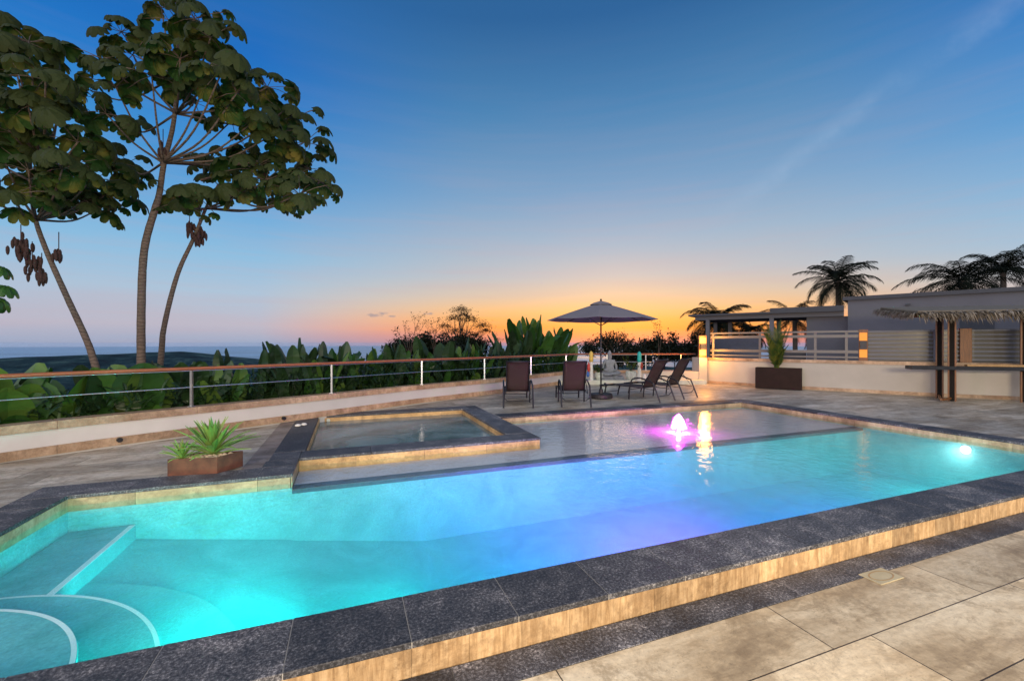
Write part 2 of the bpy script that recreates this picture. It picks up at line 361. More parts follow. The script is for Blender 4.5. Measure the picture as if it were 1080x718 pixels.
def shelftile():
    m, t, b = mat('shelf_pebble_plaster'); v = coords(t); f = noise(t, v, 60, 5, .75)
    t.links.new(ramp(t, f, [(.3, (.48, .42, .40)), (.7, (.78, .69, .66))]), b.inputs['Base Color']); b.inputs['Roughness'].default_value = .6; return m
M['shelf'] = shelftile()
M['lip'] = plain('dark_lip_tile', (.05, .07, .09), .4, 0, .2, 20)
M['spa'] = plain('spa_plaster', (.16, .26, .27), .6, 0, .3, 3)
def water(name, tint=(.86, .98, 1), rough=.06, sc=5.0, st=.30, stretch=(1, 1, 1)):
    m, t, b = mat(name); t.nodes.remove(b); out = t.nodes['Material Output']
    v = coords(t, stretch); h = mth(t, 'ADD', noise(t, v, sc, 3, .5, .4), mth(t, 'MULTIPLY', noise(t, v, sc*4.5, 2), .25))
    bp = nd(t, 'ShaderNodeBump', i_Strength=st, i_Distance=.03); t.links.new(h, bp.inputs['Height'])
    ge = t.nodes.new('ShaderNodeNewGeometry'); dp = t.nodes.new('ShaderNodeVectorMath'); dp.operation = 'DOT_PRODUCT'
    t.links.new(ge.outputs['Incoming'], dp.inputs[0]); t.links.new(bp.outputs[0], dp.inputs[1])
    inv = mth(t, 'SUBTRACT', 1.0, mth(t, 'ABSOLUTE', dp.outputs['Value']), clamp=True)
    fres = mth(t, 'ADD', .02, mth(t, 'MULTIPLY', mth(t, 'POWER', inv, 5.0), .98), clamp=True)
    tr = t.nodes.new('ShaderNodeBsdfTransparent'); tr.inputs[0].default_value = (*tint, 1)
    gl = nd(t, 'ShaderNodeBsdfGlossy', i_Roughness=rough); t.links.new(bp.outputs[0], gl.inputs['Normal'])
    mx = t.nodes.new('ShaderNodeMixShader'); t.links.new(fres, mx.inputs[0]); t.links.new(tr.outputs[0], mx.inputs[1]); t.links.new(gl.outputs[0], mx.inputs[2])
    t.links.new(mx.outputs[0], out.inputs[0]); return m
M['water'] = water('pool_water', (.90, .98, 1))
M['spa_water'] = water('spa_water', (.55, .78, .80), .15, 3, .12)
t = M['spa_water'].node_tree; mx = t.nodes['Mix Shader']; tr_ = [n for n in t.nodes if n.type == 'BSDF_TRANSPARENT'][0]
df = t.nodes.new('ShaderNodeBsdfDiffuse'); t.links.new(ramp(t, noise(t, coords(t), 1.1, 5, .6, .8), [(.35, (.07, .13, .14)), (.6, (.24, .36, .38))]), df.inputs[0])
m2 = nd(t, 'ShaderNodeMixShader', i_Fac=.72); t.links.new(tr_.outputs[0], m2.inputs[1]); t.links.new(df.outputs[0], m2.inputs[2]); t.links.new(m2.outputs[0], mx.inputs[1])

# ================================================================= THE SETTING
# ---- sea and land
def sea():
    m, t, b = mat('sea_water'); v = coords(t, (.00012, .0012, 1)); n = noise(t, v, 1.0, 8, .7, .8)
    t.links.new(ramp(t, n, [(.38, (.05, .13, .20)), (.62, (.40, .54, .66))]), b.inputs['Base Color'])
    t.links.new(ramp(t, n, [(.35, (.28,)*3), (.65, (.45,)*3)]), b.inputs['Roughness'])
    bump(t, b, noise(t, coords(t, (.02, .05, 1)), 1, 5, .6), .5, 2.0)
    mb = MB((0, 0, -150)); n_ = 96; rs = [400, 3000, 8000, 16000, 27000]
    vs = [(0, 0, -150)]; fs = []
    for r in rs:
        for k in range(n_): a = 2*math.pi*k/n_; vs.append((r*math.sin(a), r*math.cos(a), -150))
    for k in range(n_): fs.append((0, 1+(k+1) % n_, 1+k))
    for i in range(len(rs)-1):
        for k in range(n_): fs.append((1+i*n_+k, 1+i*n_+(k+1) % n_, 1+(i+1)*n_+(k+1) % n_, 1+(i+1)*n_+k))
    tag(mb.add(vs, fs).build('sea', m), kind='structure')
sea()
from mathutils import noise as MN
def land():
    m, t, b = mat('forested_hills'); v = coords(t)
    n = noise(t, v, .010, 12, .80); n2 = noise(t, v, .003, 5, .6)
    c = ramp(t, n, [(.40, (.002, .012, .018)), (.52, (.022, .055, .060)), (.62, (.09, .15, .12))])
    c = mixc(t, .8, c, ramp(t, n2, [(.3, (.6, .7, .8)), (.7, (1.4, 1.4, 1.2))]), 'MULTIPLY')
    t.links.new(c, b.inputs['Base Color']); b.inputs['Roughness'].default_value = 1; b.inputs['Specular IOR Level'].default_value = 0
    bump(t, b, n, 1.0, 8.0)
    mb = MB(); na = 260; rs = [13*1.052**i for i in range(108)]; vs = []; fs = []
    for r in rs:
        for k in range(na):
            a = -math.pi + 2*math.pi*k/na; x, y = r*math.sin(a), r*math.cos(a)
            if r < 60: z = -1.6 - (r-13)*.42
            else: z = -21.3 - 95*(1-math.exp(-(r-60)/420))
            if y < 0: z = -1.6 - (z+1.6)*(-.15) if False else -1.6 - abs(z+1.6)*.2
            w = max(0, 1-abs(r-2050)/750); w = w*w*(3-2*w)
            az = math.degrees(a)
            hump = 1 - .25*max(0, min(1, (-38-az)/16)) - .95*max(0, min(1, (az+37)/14))
            z += w*88*hump
            z += MN.fractal(Vector((x*.0016, y*.0016, 0)), 1, 2, 5)*(10 if r > 500 else r*.012) * (1-.4*w)
            z += MN.fractal(Vector((x*.02, y*.02, 3)), 1, 2, 3)*(2.0 if r > 150 else .4)
            if r > 2350: z -= (r-2350)*.16
            vs.append((x, y, max(z, -175)))
    for i in range(len(rs)-1):
        for k in range(na): fs.append((i*na+k, i*na+(k+1) % na, (i+1)*na+(k+1) % na, (i+1)*na+k))
    vs.append((0, 0, -1.6)); c0 = len(vs)-1
    fs += [(c0, (k+1) % na, k) for k in range(na)]
    mb.add(vs, fs); tag(mb.build('hills', m, smooth=True), kind='structure')
land()

# ---- terrace sheets (local frame = pool frame)
WALL_L = [(-9.2, -1.5), (-8.1, 2.2), (-6.44, 5.43), (-5.5, 6.75), (-4.35, 8.2), (-3.15, 9.75), (-2.3, 10.85), (-.56, 12.75), (1.6, 15.5), (2.35, 16.6)]
WL = spline([(x, y, 0) for x, y in WALL_L], 6)
def clip(poly, p, q):
    """keep the part to the right of p->q"""
    out = []; f = lambda r: (q[0]-p[0])*(r[1]-p[1]) - (q[1]-p[1])*(r[0]-p[0])
    for i in range(len(poly)):
        a, b = poly[i], poly[(i+1) % len(poly)]; fa, fb = f(a), f(b)
        if fa <= 0: out.append(a)
        if fa*fb < 0: s = fa/(fa-fb); out.append((a[0]+(b[0]-a[0])*s, a[1]+(b[1]-a[1])*s))
    return out
def loc2(x, y): return (x*CA + y*SA, -x*SA + y*CA)
cuts = [(WALL_L[i], WALL_L[i+1]) for i in (0, 1, 2, 5, 7)]
off = .12
up = MB()
for (a0, a1, b0, b1) in ((-14, -2.98, 2.215, 26), (-2.98, -1.2, 5.95, 26), (-.95, 2.86, 10.08, 26), (2.86, 9.9, 8.7, 26), (9.9, 26, 2.215, 26), (-1.2, -.95, 10.08, 26)):
    poly = [(a0, b0), (a1, b0), (a1, b1), (a0, b1)]
    for p, q in cuts + [((-30, 17.1), (30, 17.1))]:
        d = Vector((-(q[1]-p[1]), q[0]-p[0])).normalized()*off
        if poly: poly = clip(poly, loc2(p[0]+d.x, p[1]+d.y), loc2(q[0]+d.x, q[1]+d.y))
    if len(poly) > 2: up.prism(poly, -.14, -.012)
tag(up.build('terrace_paving', M['deck_far'], rz=T), kind='structure')
ps = MB().prism([(-1.2, 5.95), (-.953, 5.95), (-.953, 10.08), (-1.2, 10.08)], -.14, -.010)
M['purple_strip'] = travertine('mauve_border_stone', tint=(.62, .60, .72), tiles=False, bright=.7)
tag(ps.build('paving_border', M['purple_strip'], rz=T), kind='structure')
lo = MB().prism([(-14, -9), (26, -9), (26, 1.998), (-14, 1.998)], -.32, -.18)
tag(lo.build('lower_terrace_paving', M['deck_near'], rz=T), kind='structure')
st = MB()
a = -14.0
while a < 26: st.box((a+.002, 2.002, -.32), (a+.578, 2.206, -.178)); a += .58
tag(st.build('dark_paving_strip', M['granite'], rz=T, bevel=.003), kind='structure')
sub = MB().box((-14, 1.99, -.6), (26, 2.21, -.183)); sub.box((-14, -9, -.6), (26, 1.99, -.33))
tag(sub.build('terrace_ground_slab', M['grout'], rz=T), kind='structure')
sk = MB().box((-14, 2.212, -1.6), (-3.0, 2.6, -.145)).box((9.95, 2.212, -1.6), (26, 2.6, -.145))

# ---- swimming pool
pool = tag(empty('swimming_pool', (0, 0, 0), T), 'large geometric swimming pool with dark granite edge glowing turquoise, blue and violet', 'swimming pool')
def slabs(mb, p0, p1, q0, q1, L=.58, ph=0, z0=-.035, z1=0.0, g=.0022):
    """slabs along a straight strip: a-range p0..p1 and b-range q0..q1; the longer side is cut every L"""
    if (p1-p0) >= (q1-q0):
        x = p0; nx = math.floor((p0-ph)/L+1e-6)*L+ph+L
        while x < p1-1e-6:
            e = min(nx, p1)
            if e-x > .03: mb.box((x+g, q0+g, z0), (e-g, q1-g, z1))
            x = e; nx += L
    else:
        y = q0; ny = math.floor((q0-ph)/L+1e-6)*L+ph+L
        while y < q1-1e-6:
            e = min(ny, q1)
            if e-y > .03: mb.box((p0+g, y+g, z0), (p1-g, e-g, z1))
            y = e; ny += L
cp = MB()
slabs(cp, -2.98, 9.9, 2.205, 2.63, .58, .30)
slabs(cp, -2.98, -2.58, 2.63, 5.53)
slabs(cp, -2.98, -.60, 5.53, 5.95, 1.16, .2)
slabs(cp, -.98, -.60, 5.95, 6.25)
slabs(cp, 2.88, 9.9, 8.30, 8.70)
slabs(cp, 9.50, 9.9, 2.63, 8.30)
cp.build('coping', M['granite'], pool, bevel=.005)
gr = MB()
for lo_, hi_ in (((-2.975, 2.21, -.034), (9.895, 2.625, -.004)), ((-2.975, 2.63, -.034), (-2.585, 5.94, -.004)), ((-2.58, 5.535, -.034), (-.605, 5.945, -.004)), ((2.885, 8.305, -.034), (9.49, 8.695, -.004)), ((9.505, 2.64, -.034), (9.895, 8.695, -.004))): gr.box(lo_, hi_)
gr.build('coping_joints', M['light_grout'], pool)
# facing below the coping, on the dry side
rs_ = MB(); slabs(rs_, -2.98, 9.9, 2.215, 2.235, .30, .0, -.19, -.036, .0008)
rs_.build('riser_facing', M['trav'], pool)
# water line band of travertine
wb = MB()
def band(mb, p0, p1, q0, q1, L=1.1): slabs(mb, p0, p1, q0, q1, L, .15, -.16, -.036, .0015)
band(wb, -2.60, -2.58, 2.66, 5.53); band(wb, -2.60, -.62, 5.53, 5.55); band(wb, -.62, -.60, 5.55, 6.25)
M['band'] = travertine('waterline_stone', tint=(.98, .95, .82), tiles=False, isl=True, bright=.9)
wb.build('waterline_band', M['band'], pool, bevel=.002)
for p in ((2.90, 9.50, 8.30, 8.32), (9.50, 9.52, 2.66, 8.30)):
    wb = MB(); band(wb, *p); wb.build('waterline_band', M['band'], pool, bevel=.002)
# core of the walls, dark mortar under the coping
core = MB()
for lo_, hi_ in (((-2.97, 2.236, -1.5), (9.89, 2.64, -.0365)), ((-2.97, 2.64, -1.5), (-2.605, 5.94, -.0365)), ((-2.605, 5.555, -1.5), (-.625, 5.94, -.0365)),
                 ((2.9, 8.325, -1.5), (9.89, 8.69, -.0365)), ((9.525, 2.64, -1.5), (9.89, 8.325, -.0365))):
    core.box(lo_, hi_)
core.build('wall_core', M['grout'], pool)
# plastered basin walls (inside faces, thin shells)
bw = MB()
bw.box((-2.604, 2.63, -1.45), (-2.581, 5.53, -.161)); bw.box((-2.604, 5.531, -1.45), (-.601, 5.554, -.161))
bw.box((9.501, 2.63, -1.45), (9.524, 8.30, -.161)); bw.box((2.9, 8.301, -.5), (9.50, 8.324, -.161)); bw.box((-.60, 5.501, -1.45), (9.50, 5.53, -.180))
bw.box((-.60, 2.606, -1.45), (9.5, 2.63, -.0366))
bw.build('basin_wall', M['pool'], pool)
# floor: level deep part, slope at the left
fl = MB()
fl.add([(-2.58, 2.63, -.42), (.9, 2.63, -1.0), (.9, 5.52, -1.0), (-2.58, 5.52, -.42)], [(0, 1, 2, 3)])
fl.add([(.9, 2.63, -1.0), (9.5, 2.63, -1.0), (9.5, 5.52, -1.0), (.9, 5.52, -1.0)], [(0, 1, 2, 3)])
fl.build('basin_floor', M['pool'], pool)
bn = MB(); bn.box((-2.58, 2.64, -1.3), (-2.04, 5.53, -.36)); bench_ = bn.build('side_bench', M['pool'], pool, bevel=.01)
M['edge_glow'] = plain('painted_edge_glow', (.86, .90, .88), .5, 0, .04)  # near-white edge strips: lamp glow on the step risers, painted as colour
MB().box((-2.085, 4.03, -.359), (-2.036, 5.50, -.3555)).build('painted_step_glow', M['edge_glow'], bench_)
def arcstep(r, z, painted_edge=True):
    n = 40; pts = [(-2.579, 2.64)] + [(-2.579 + r*math.sin(k/n*math.pi/2), 2.64 + r*math.cos(k/n*math.pi/2)) for k in range(n, -1, -1)]
    st_ = MB().prism(pts, -1.3, z).build('step', M['pool'], pool, bevel=.008)
    if not painted_edge: return
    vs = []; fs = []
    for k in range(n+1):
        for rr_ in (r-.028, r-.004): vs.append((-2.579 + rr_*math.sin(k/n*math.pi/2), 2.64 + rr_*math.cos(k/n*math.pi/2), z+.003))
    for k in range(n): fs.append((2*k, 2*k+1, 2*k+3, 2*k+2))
    MB().add(vs, fs).build('painted_step_glow', M['edge_glow'], st_)  # pale strip along the arc, standing in for its lit riser
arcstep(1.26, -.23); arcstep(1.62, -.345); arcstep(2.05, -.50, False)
# tanning shelf
sh = MB(); sh.prism([(-.60, 5.68), (9.5, 5.68), (9.5, 8.30), (2.86, 8.30), (2.86, 6.25), (-.60, 6.25)], -.45, -.172); sh.build('tanning_shelf', M['shelf'], pool)
MB().box((-.60, 5.498, -.22), (9.5, 5.679, -.167)).build('shelf_edge', M['lip'], pool, bevel=.006)
# spa: its own thing
spa = tag(empty('hot_tub', AB(.95, 8.2, 0), T), 'square sunken hot tub of still grey-green water beside the big pool', 'hot tub')
so_ = (.95, 8.2, 0)
sc = MB(so_)
slabs(sc, -.60, 2.87, 6.25, 6.67, 1.16, .3); slabs(sc, -.96, -.56, 6.25, 10.08, 1.3) if False else None
slabs(sc, -.955, -.56, 6.67, 9.68, 1.3, .2); slabs(sc, 2.45, 2.87, 6.67, 9.68, 1.3, .2); slabs(sc, -.955, 2.87, 9.68, 10.08, 1.16, .3); sc.box((-.953, 6.252, -.035), (-.602, 6.668, 0))
sc.build('coping', M['granite'], spa, bevel=.006)
sf = MB(so_); slabs(sf, -.60, 2.855, 6.262, 6.282, .93, .1, -.20, -.036, .0015); slabs(sf, 2.835, 2.855, 6.283, 8.30, .93, .1, -.20, -.036, .0015)
M['spa_face'] = travertine('ochre_spa_facing', tint=(1.15, .88, .55), tiles=False, isl=True)
sf.build('outer_facing', M['spa_face'], spa, bevel=.002)
si = MB(so_)
for p in ((-.56, 2.45, 9.66, 9.68), (-.56, 2.45, 6.67, 6.69), (-.56, -.54, 6.69, 9.66), (2.43, 2.45, 6.69, 9.66)): slabs(si, p[0], p[1], p[2], p[3], .93, .1, -.17, -.036, .0015)
si.build('inner_facing', M['spa_face'], spa, bevel=.002)
sb = MB(so_)
for lo_, hi_ in (((-.95, 6.283, -1.3), (2.83, 6.668, -.0365)), ((-.95, 9.682, -1.3), (2.86, 10.07, -.0365)), ((-.95, 6.668, -1.3), (-.562, 9.682, -.0365)), ((2.452, 6.668, -1.3), (2.83, 9.682, -.0365))): sb.box(lo_, hi_)
sb.build('wall_core', M['grout'], spa)
sw = MB(so_)
sw.box((-.56, 9.60, -1.1), (2.45, 9.679, -.171)); sw.box((-.559, 6.671, -1.1), (-.50, 9.60, -.171)); sw.box((2.39, 6.671, -1.1), (2.449, 9.60, -.171)); sw.box((-.5, 6.671, -1.1), (2.39, 6.73, -.171))
sw.box((-.5, 6.73, -1.1), (2.39, 9.6, -.85)); sw.box((-.5, 9.15, -.85), (2.39, 9.6, -.5)); sw.box((-.5, 6.73, -.85), (-.05, 9.15, -.5)); sw.box((1.94, 6.73, -.85), (2.39, 9.15, -.5))
sw.build('basin', M['spa'], spa)
# round jet fitting on the far inner wall
jt = MB(so_); jt.tube([(-.38, 9.655, -.085), (-.38, 9.635, -.085)], .035, 16); jt.build('jet_ring', M['stone_pale'], spa, bevel=.004)
# water surfaces
w = MB().add([(-2.58, 2.635, -.105), (9.5, 2.635, -.105), (9.5, 8.3, -.105), (2.856, 8.3, -.105), (2.856, 6.26, -.105), (-.6, 6.26, -.105), (-.6, 5.53, -.105), (-2.58, 5.53, -.105)], [(0, 1, 2, 3, 4, 5, 6, 7)])
tag(w.build('water', M['water'], rz=T), kind='structure')
w = MB().add([(-.54, 6.69, -.11), (2.43, 6.69, -.11), (2.43, 9.66, -.11), (-.54, 9.66, -.11)], [(0, 1, 2, 3)])
tag(w.build('hot_tub_water', M['spa_water'], rz=T), kind='structure')
vm = bpy.data.materials.new('milky_pool_water'); vm.use_nodes = True; t = vm.node_tree; t.nodes.remove(t.nodes['Principled BSDF'])
vs_ = nd(t, 'ShaderNodeVolumeScatter'); vs_.inputs['Color'].default_value = (.75, .95, 1, 1); vs_.inputs['Density'].default_value = .19; vs_.inputs['Anisotropy'].default_value = .2
va_ = nd(t, 'ShaderNodeVolumeAbsorption'); va_.inputs['Color'].default_value = (.02, .90, .93, 1); va_.inputs['Density'].default_value = .26
ad_ = t.nodes.new('ShaderNodeAddShader'); t.links.new(vs_.outputs[0], ad_.inputs[0]); t.links.new(va_.outputs[0], ad_.inputs[1]); t.links.new(ad_.outputs[0], t.nodes['Material Output'].inputs['Volume'])
w = MB().box((-2.575, 2.636, -1.08), (9.495, 5.496, -.108))
tag(w.build('water_body', vm, rz=T), kind='structure')
# underwater lamps on the near wall, hidden below the coping, and the visible one at the right end
for a_, z_, pw, col, ta, sp_ in ((-.9, -.22, 38, (.0, 1, .72), -2.4, 180), (-.2, -.40, 48, (.0, 1, .88), -2.3, 70), (.2, -.40, 58, (.0, .95, .74), -2.5, 180), (.9, -.45, 27, (.0, .74, .66), .4, 180), (1.7, -.45, 28, (.0, .34, .88), 1.7, 180),
                    (2.4, -.45, 58, (.50, .12, 1), 2.4, 100), (3.1, -.45, 48, (.62, .09, 1), 3.3, 100), (4.1, -.45, 24, (.10, .16, 1), 4.1, 180), (4.8, -.45, 30, (.12, .22, 1), 4.8, 180), (6.0, -.45, 16, (.0, .54, .58), 6.0, 180), (7.7, -.45, 18, (.03, .64, .50), 7.7, 180)):
    c = AB(a_, 2.66, z_); d = AB(ta, 5.2, z_-.02 if sp_ < 180 else z_-.15)
    area('pool_lamp', c, d, .8 if sp_ > 80 else .3, .3 if sp_ > 80 else .1, pw, col, spread=sp_)
    MB().tube([(a_, 2.631, z_), (a_, 2.65, z_)], .07, 16).build('lamp_ring', M['steel'], pool)
lring = MB().tube([(9.499, 3.98, -.245), (9.485, 3.98, -.245)], .075, 20).build('lamp_ring', M['steel'], pool)
MB().tube([(9.484, 3.98, -.245), (9.47, 3.98, -.245)], .055, 20).build('lamp_lens', M['glow_white'], lring)
area('pool_lamp', AB(9.44, 3.98, -.28), AB(6.5, 3.9, -.8), .2, .15, 30, (.55, 1, .95))

# ---- walls
def wall_thing(name, label, WLpts, h, mats, body_t=.22, cap=.11, sk=.12, flip=1):
    th = tag(empty(name, WLpts[len(WLpts)//2]), label, 'wall'); o = WLpts[len(WLpts)//2]
    ribbon(MB(o), WLpts, .02*flip, body_t*flip, -1.5, h-cap).build('wall_body', mats[0], th)
    mb = MB(o)
    # cap and skirting laid as separate stones
    def stones(mb, d0, d1, z0, z1, L=1.2):
        acc = [WLpts[0]]; s = 0
        for i in range(1, len(WLpts)):
            s += (WLpts[i]-WLpts[i-1]).length; acc.append(WLpts[i])
            if s >= L or i == len(WLpts)-1:
                p = [v.copy() for v in acc]; d = (p[-1]-p[-2]).normalized()*.004; p[-1] = p[-1]-d
                ribbon(mb, p, d0, d1, z0, z1); acc = [WLpts[i]]; s = 0
    stones(mb, -.015*flip, (body_t+.02)*flip, h-cap+.001, h); mb.build('cap', mats[1], th)
    mb = MB(o); stones(mb, -.005*flip, .019*flip, .0, sk); mb.build('skirting', mats[1], th)
    return th, o
def resample(pts, L):
    out = [pts[0].copy()]; need = L
    for i in range(1, len(pts)):
        a_, b_ = pts[i-1], pts[i]; seg = (b_-a_).length; pos = 0
        while seg-pos >= need: pos += need; out.append(a_.lerp(b_, pos/seg)); need = L
        need -= seg-pos
    return out
WLs = resample(WL, .4)
lw, lo_o = wall_thing('parapet_wall', 'long low white parapet wall with travertine cap below the handrail', WLs, .45, (M['stucco'], M['trav_cap']))
# black drain spouts in the skirting
for px, py, z in ((118.5, 466, .06), (310.5, 441.5, .06)):
    Yd = 455*(1.5-z)/(py-362); p = Vector(((px-540)*Yd/455, Yd, z)); q = min(WL, key=lambda v: (v.xy-p.xy).length)
    n_ = Vector((.78, -.62, 0)); MB(lo_o).tube([Vector((q.x, q.y, z+.02)) - n_*.02, Vector((q.x, q.y, z+.02)) + n_*.06], .035, 14).build('drain_spout', M['black_metal'], lw)
# right curved wall with tall parapet
WR0 = [(7.05, 16.75), (7.21, 16.4), (8.43, 15.05), (9.74, 13.88), (11.9, 12.2), (13.45, 11.35), (15.5, 10.5), (18, 10.0)]
WR = resample(spline([(x, y, 0) for x, y in WR0[1:]], 8), .4)
rw, rw_o = wall_thing('garden_wall', 'curved cream wall with travertine cap under the slatted fence', WR, .97, (M['stucco_warm'], M['trav_cap']), .25, .10, .10)
# back low wall between
WB = resample([Vector((2.2, 16.75, 0)), Vector((4.5, 16.85, 0)), Vector((7.25, 16.7, 0))], .4)
bwl, bw_o = wall_thing('parapet_wall', 'low stone wall behind the seated statue and the planters', WB, .45, (M['stucco'], M['trav_cap']))
# platform for the statue
pf = tag(MB((3.6, 16.2, 0)).prism([(1.75, 15.72), (5.45, 15.72), (7.1, 15.75), (7.1, 16.8), (2.3, 16.8)], -.01, .15).build('stone_platform', M['plat'], bevel=.01), 'long pale stone step carrying the seated statue and pots', 'platform')
st2 = tag(MB((6.3, 16.3, 0)).prism([(5.5, 16.1), (7.12, 16.1), (7.12, 16.78), (5.5, 16.78)], .151, .44).build('stone_ledge', M['stucco_warm'], bevel=.01), 'short raised stone ledge lit orange beside the wall lamp', 'ledge')

# ---- railing
ZR, ZM = 1.08, .77
rail_line = offset(WL, .12) + [Vector((2.75, 16.95, 0)), Vector((4.5, 17.0, 0)), Vector((7.2, 16.9, 0))]
rail_line = [Vector((p.x, p.y, 0)) for p in rail_line]
rl = tag(empty('railing', (-3.2, 9.9, .45)), 'long terrace railing with varnished wood handrail, steel posts and one steel mid rail', 'railing'); ro = (-3.2, 9.9, .45)
lift = lambda L, z: [Vector((p.x, p.y, z)) for p in L]
MB(ro).tube(lift(rail_line, ZR), .028, 10).build('handrail', M['rail_wood'], rl, smooth=True)
MB(ro).tube(lift(rail_line, ZM), .010, 8).build('mid_rail', M['steel'], rl, smooth=True)
MB(ro).tube(lift(rail_line, ZR-.036), .008, 6).build('under_rail', M['steel'], rl, smooth=True)
def on_rail(px):
    t = (px-540)/455
    for i in range(len(rail_line)-1):
        a_, b_ = rail_line[i], rail_line[i+1]; fa, fb = a_.x-t*a_.y, b_.x-t*b_.y
        if a_.y > 1 and fa*fb <= 0 and fa != fb: return a_.lerp(b_, fa/(fa-fb))
posts = [on_rail(x) for x in (-60, 202, 350, 445, 511, 560, 597, 640, 681, 718)]
for p in posts:
    if p is None: continue
    MB(ro).box((p.x-.018, p.y-.018, .45), (p.x+.018, p.y+.018, ZR-.03)).box((p.x-.04, p.y-.04, .4501), (p.x+.04, p.y+.04, .462)).build('post', M['steel'], rl)

# ================================================================= OBJECTS
# ---- loungers (local: feet toward +y, back at -y)
def lounger():
    r = empty('sun_lounger')
    W2 = .31
    tubes = [('frame', [[(s*W2, 1.42, .30), (s*W2, .75, .34), (s*W2, -.02, .33)] for s in (-1, 1)] + [[(-W2, 1.42, .30), (W2, 1.42, .30)], [(-W2, .0, .33), (W2, .0, .33)]])]
    mb = MB()
    for t_ in tubes[0][1]: mb.tube(t_, .014, 8)
    mb.build('frame', M['black_metal'], r, smooth=True)
    # back: leaning backwards from the hinge
    bx = [(0, 0, .34), (0, -.18, .68), (0, -.36, 1.02), (0, -.42, 1.07)]
    mb = MB()
    for s in (-1, 1): mb.tube([(s*.27, y, z) for _, y, z in bx], .014, 8)
    mb.tube([(-.27, -.42, 1.07), (.27, -.42, 1.07)], .014, 8); mb.build('back_frame', M['black_metal'], r, smooth=True)
    def sheet(path, w, name, th=.006):
        n = 6; vs = []; fs = []; P_ = spline(path, 5)
        for i, p in enumerate(P_):
            for k in range(n+1):
                u = k/n*2-1; vs.append((u*w, p.y, p.z - .018*(1-u*u)))
        m_ = len(P_)
        for i in range(m_-1):
            for k in range(n): fs.append((i*(n+1)+k, i*(n+1)+k+1, (i+1)*(n+1)+k+1, (i+1)*(n+1)+k))
        o = MB().add(vs, fs).build(name, M['sling'], r, smooth=True); md = o.modifiers.new('t', 'SOLIDIFY'); md.thickness = th; return o
    sheet([(0, 0, .345), (0, -.17, .68), (0, -.34, 1.0), (0, -.42, 1.07)], .265, 'backrest')
    sheet([(0, .0, .35), (0, .45, .345), (0, .9, .36), (0, 1.25, .32), (0, 1.44, .27)], .295, 'seat')
    for s in (-1, 1):
        # front and rear legs, armrest loop, prop
        MB().tube([(s*W2, 1.18, .32), (s*W2, 1.26, .0)], .021, 8).build('leg', M['black_metal'], r)
        MB().tube([(s*(W2+.03), -.08, .57), (s*(W2+.035), -.36, .48), (s*(W2+.035), -.56, .0)], .021, 8).build('leg', M['black_metal'], r)
        MB().tube(spline([(s*(W2+.02), .40, .0), (s*(W2+.02), .36, .36), (s*(W2+.025), .28, .54), (s*(W2+.03), .08, .585), (s*(W2+.03), -.10, .57)], 4), .019, 8).build('armrest', M['black_metal'], r)
        MB().tube([(s*.275, -.17, .62), (s*.29, -.42, .30), (s*.29, .15, .33)], .010, 6).build('back_prop', M['black_metal'], r)
    MB().tube([(-.34, -.45, .22), (-.25, -.43, .14), (.25, -.43, .14), (.34, -.45, .22)], .010, 6).build('rear_stretcher', M['black_metal'], r)
    MB().tube([(-W2, 1.22, .12), (W2, 1.22, .12)], .010, 6).build('front_stretcher', M['black_metal'], r)
    return r
L0 = lounger()
def gp(px, py, z=0): Yd = 455*(1.5-z)/(py-362); return Vector(((px-540)*Yd/455, Yd, z))
def put(o, near, far, along):
    """near/far = the two rear leg feet"""
    c = (near+far)/2; d = Vector(along).normalized(); o.location = (c.x + d.x*.56, c.y + d.y*.56, 0); o.rotation_euler = (0, 0, math.atan2(-d.x, d.y)); return o
G = 'brown mesh sun loungers on the terrace'
specs = [((531.5, 430.2), (562, 430.0), (-.03, 1), 'brown mesh sun lounger seen from behind, left one of the pair facing the view'),
         ((592.8, 429.5), (623, 429.1), (.01, 1), 'brown mesh sun lounger seen from behind, directly left of the parasol base'),
         ((697, 424.6), (711.5, 422.6), (-.62, .78), 'brown sun lounger in side view with its foot end nearest the parasol base'),
         ((723.5, 421.2), (734, 418.9), (-.62, .78), 'rearmost brown sun lounger in side view, closest to the glowing wall lamp')]
for i, (n_, f_, d_, lab) in enumerate(specs):
    o = L0 if i == 0 else copy_tree(L0)
    tag(put(o, gp(*n_), gp(*f_), d_), lab, 'sun lounger', G)
# ---- parasol
ub = gp(633.8, 419.5)
um = tag(empty('parasol', ub), 'open octagonal grey parasol on a dark pole with round weighted base', 'parasol')
cz = 2.62; rimz = 2.15; rad = 1.50
vs = [(0, 0, cz)]; fs = []; n8 = 8; seg = 5
ring = []
for j in range(1, 7):
    f_ = j/6
    for k in range(n8*seg):
        a0 = k/(n8*seg)*2*math.pi + R(22.5+8); kk = (k % seg)/seg; sag = math.sin(math.pi*kk)
        rr = rad*f_*(1-.075*sag); z = cz-(cz-rimz)*(f_**1.08) - .02*sag*f_
        vs.append((rr*math.cos(a0), rr*math.sin(a0), z))
nn = n8*seg
for k in range(nn): fs.append((0, 1+k, 1+(k+1) % nn))
for j in range(5):
    for k in range(nn): fs.append((1+j*nn+k, 1+(j+1)*nn+k, 1+(j+1)*nn+(k+1) % nn, 1+j*nn+(k+1) % nn))
cv = MB().add(vs, fs).build('canopy', M['canopy'], um); md = cv.modifiers.new('t', 'SOLIDIFY'); md.thickness = .004
vl = MB().lathe((0, 0, 0), [(.02, cz+.045), (.20, cz-.005), (.30, cz-.055), (.302, cz-.065), (.02, cz-.01)], 16).build('vent_cap', M['canopy'], cv)
MB().tube([(0, 0, .05), (0, 0, cz+.03)], .021, 12).tube([(0, 0, .28), (0, 0, .34)], .032, 12).build('pole', M['black_metal'], um, smooth=True)
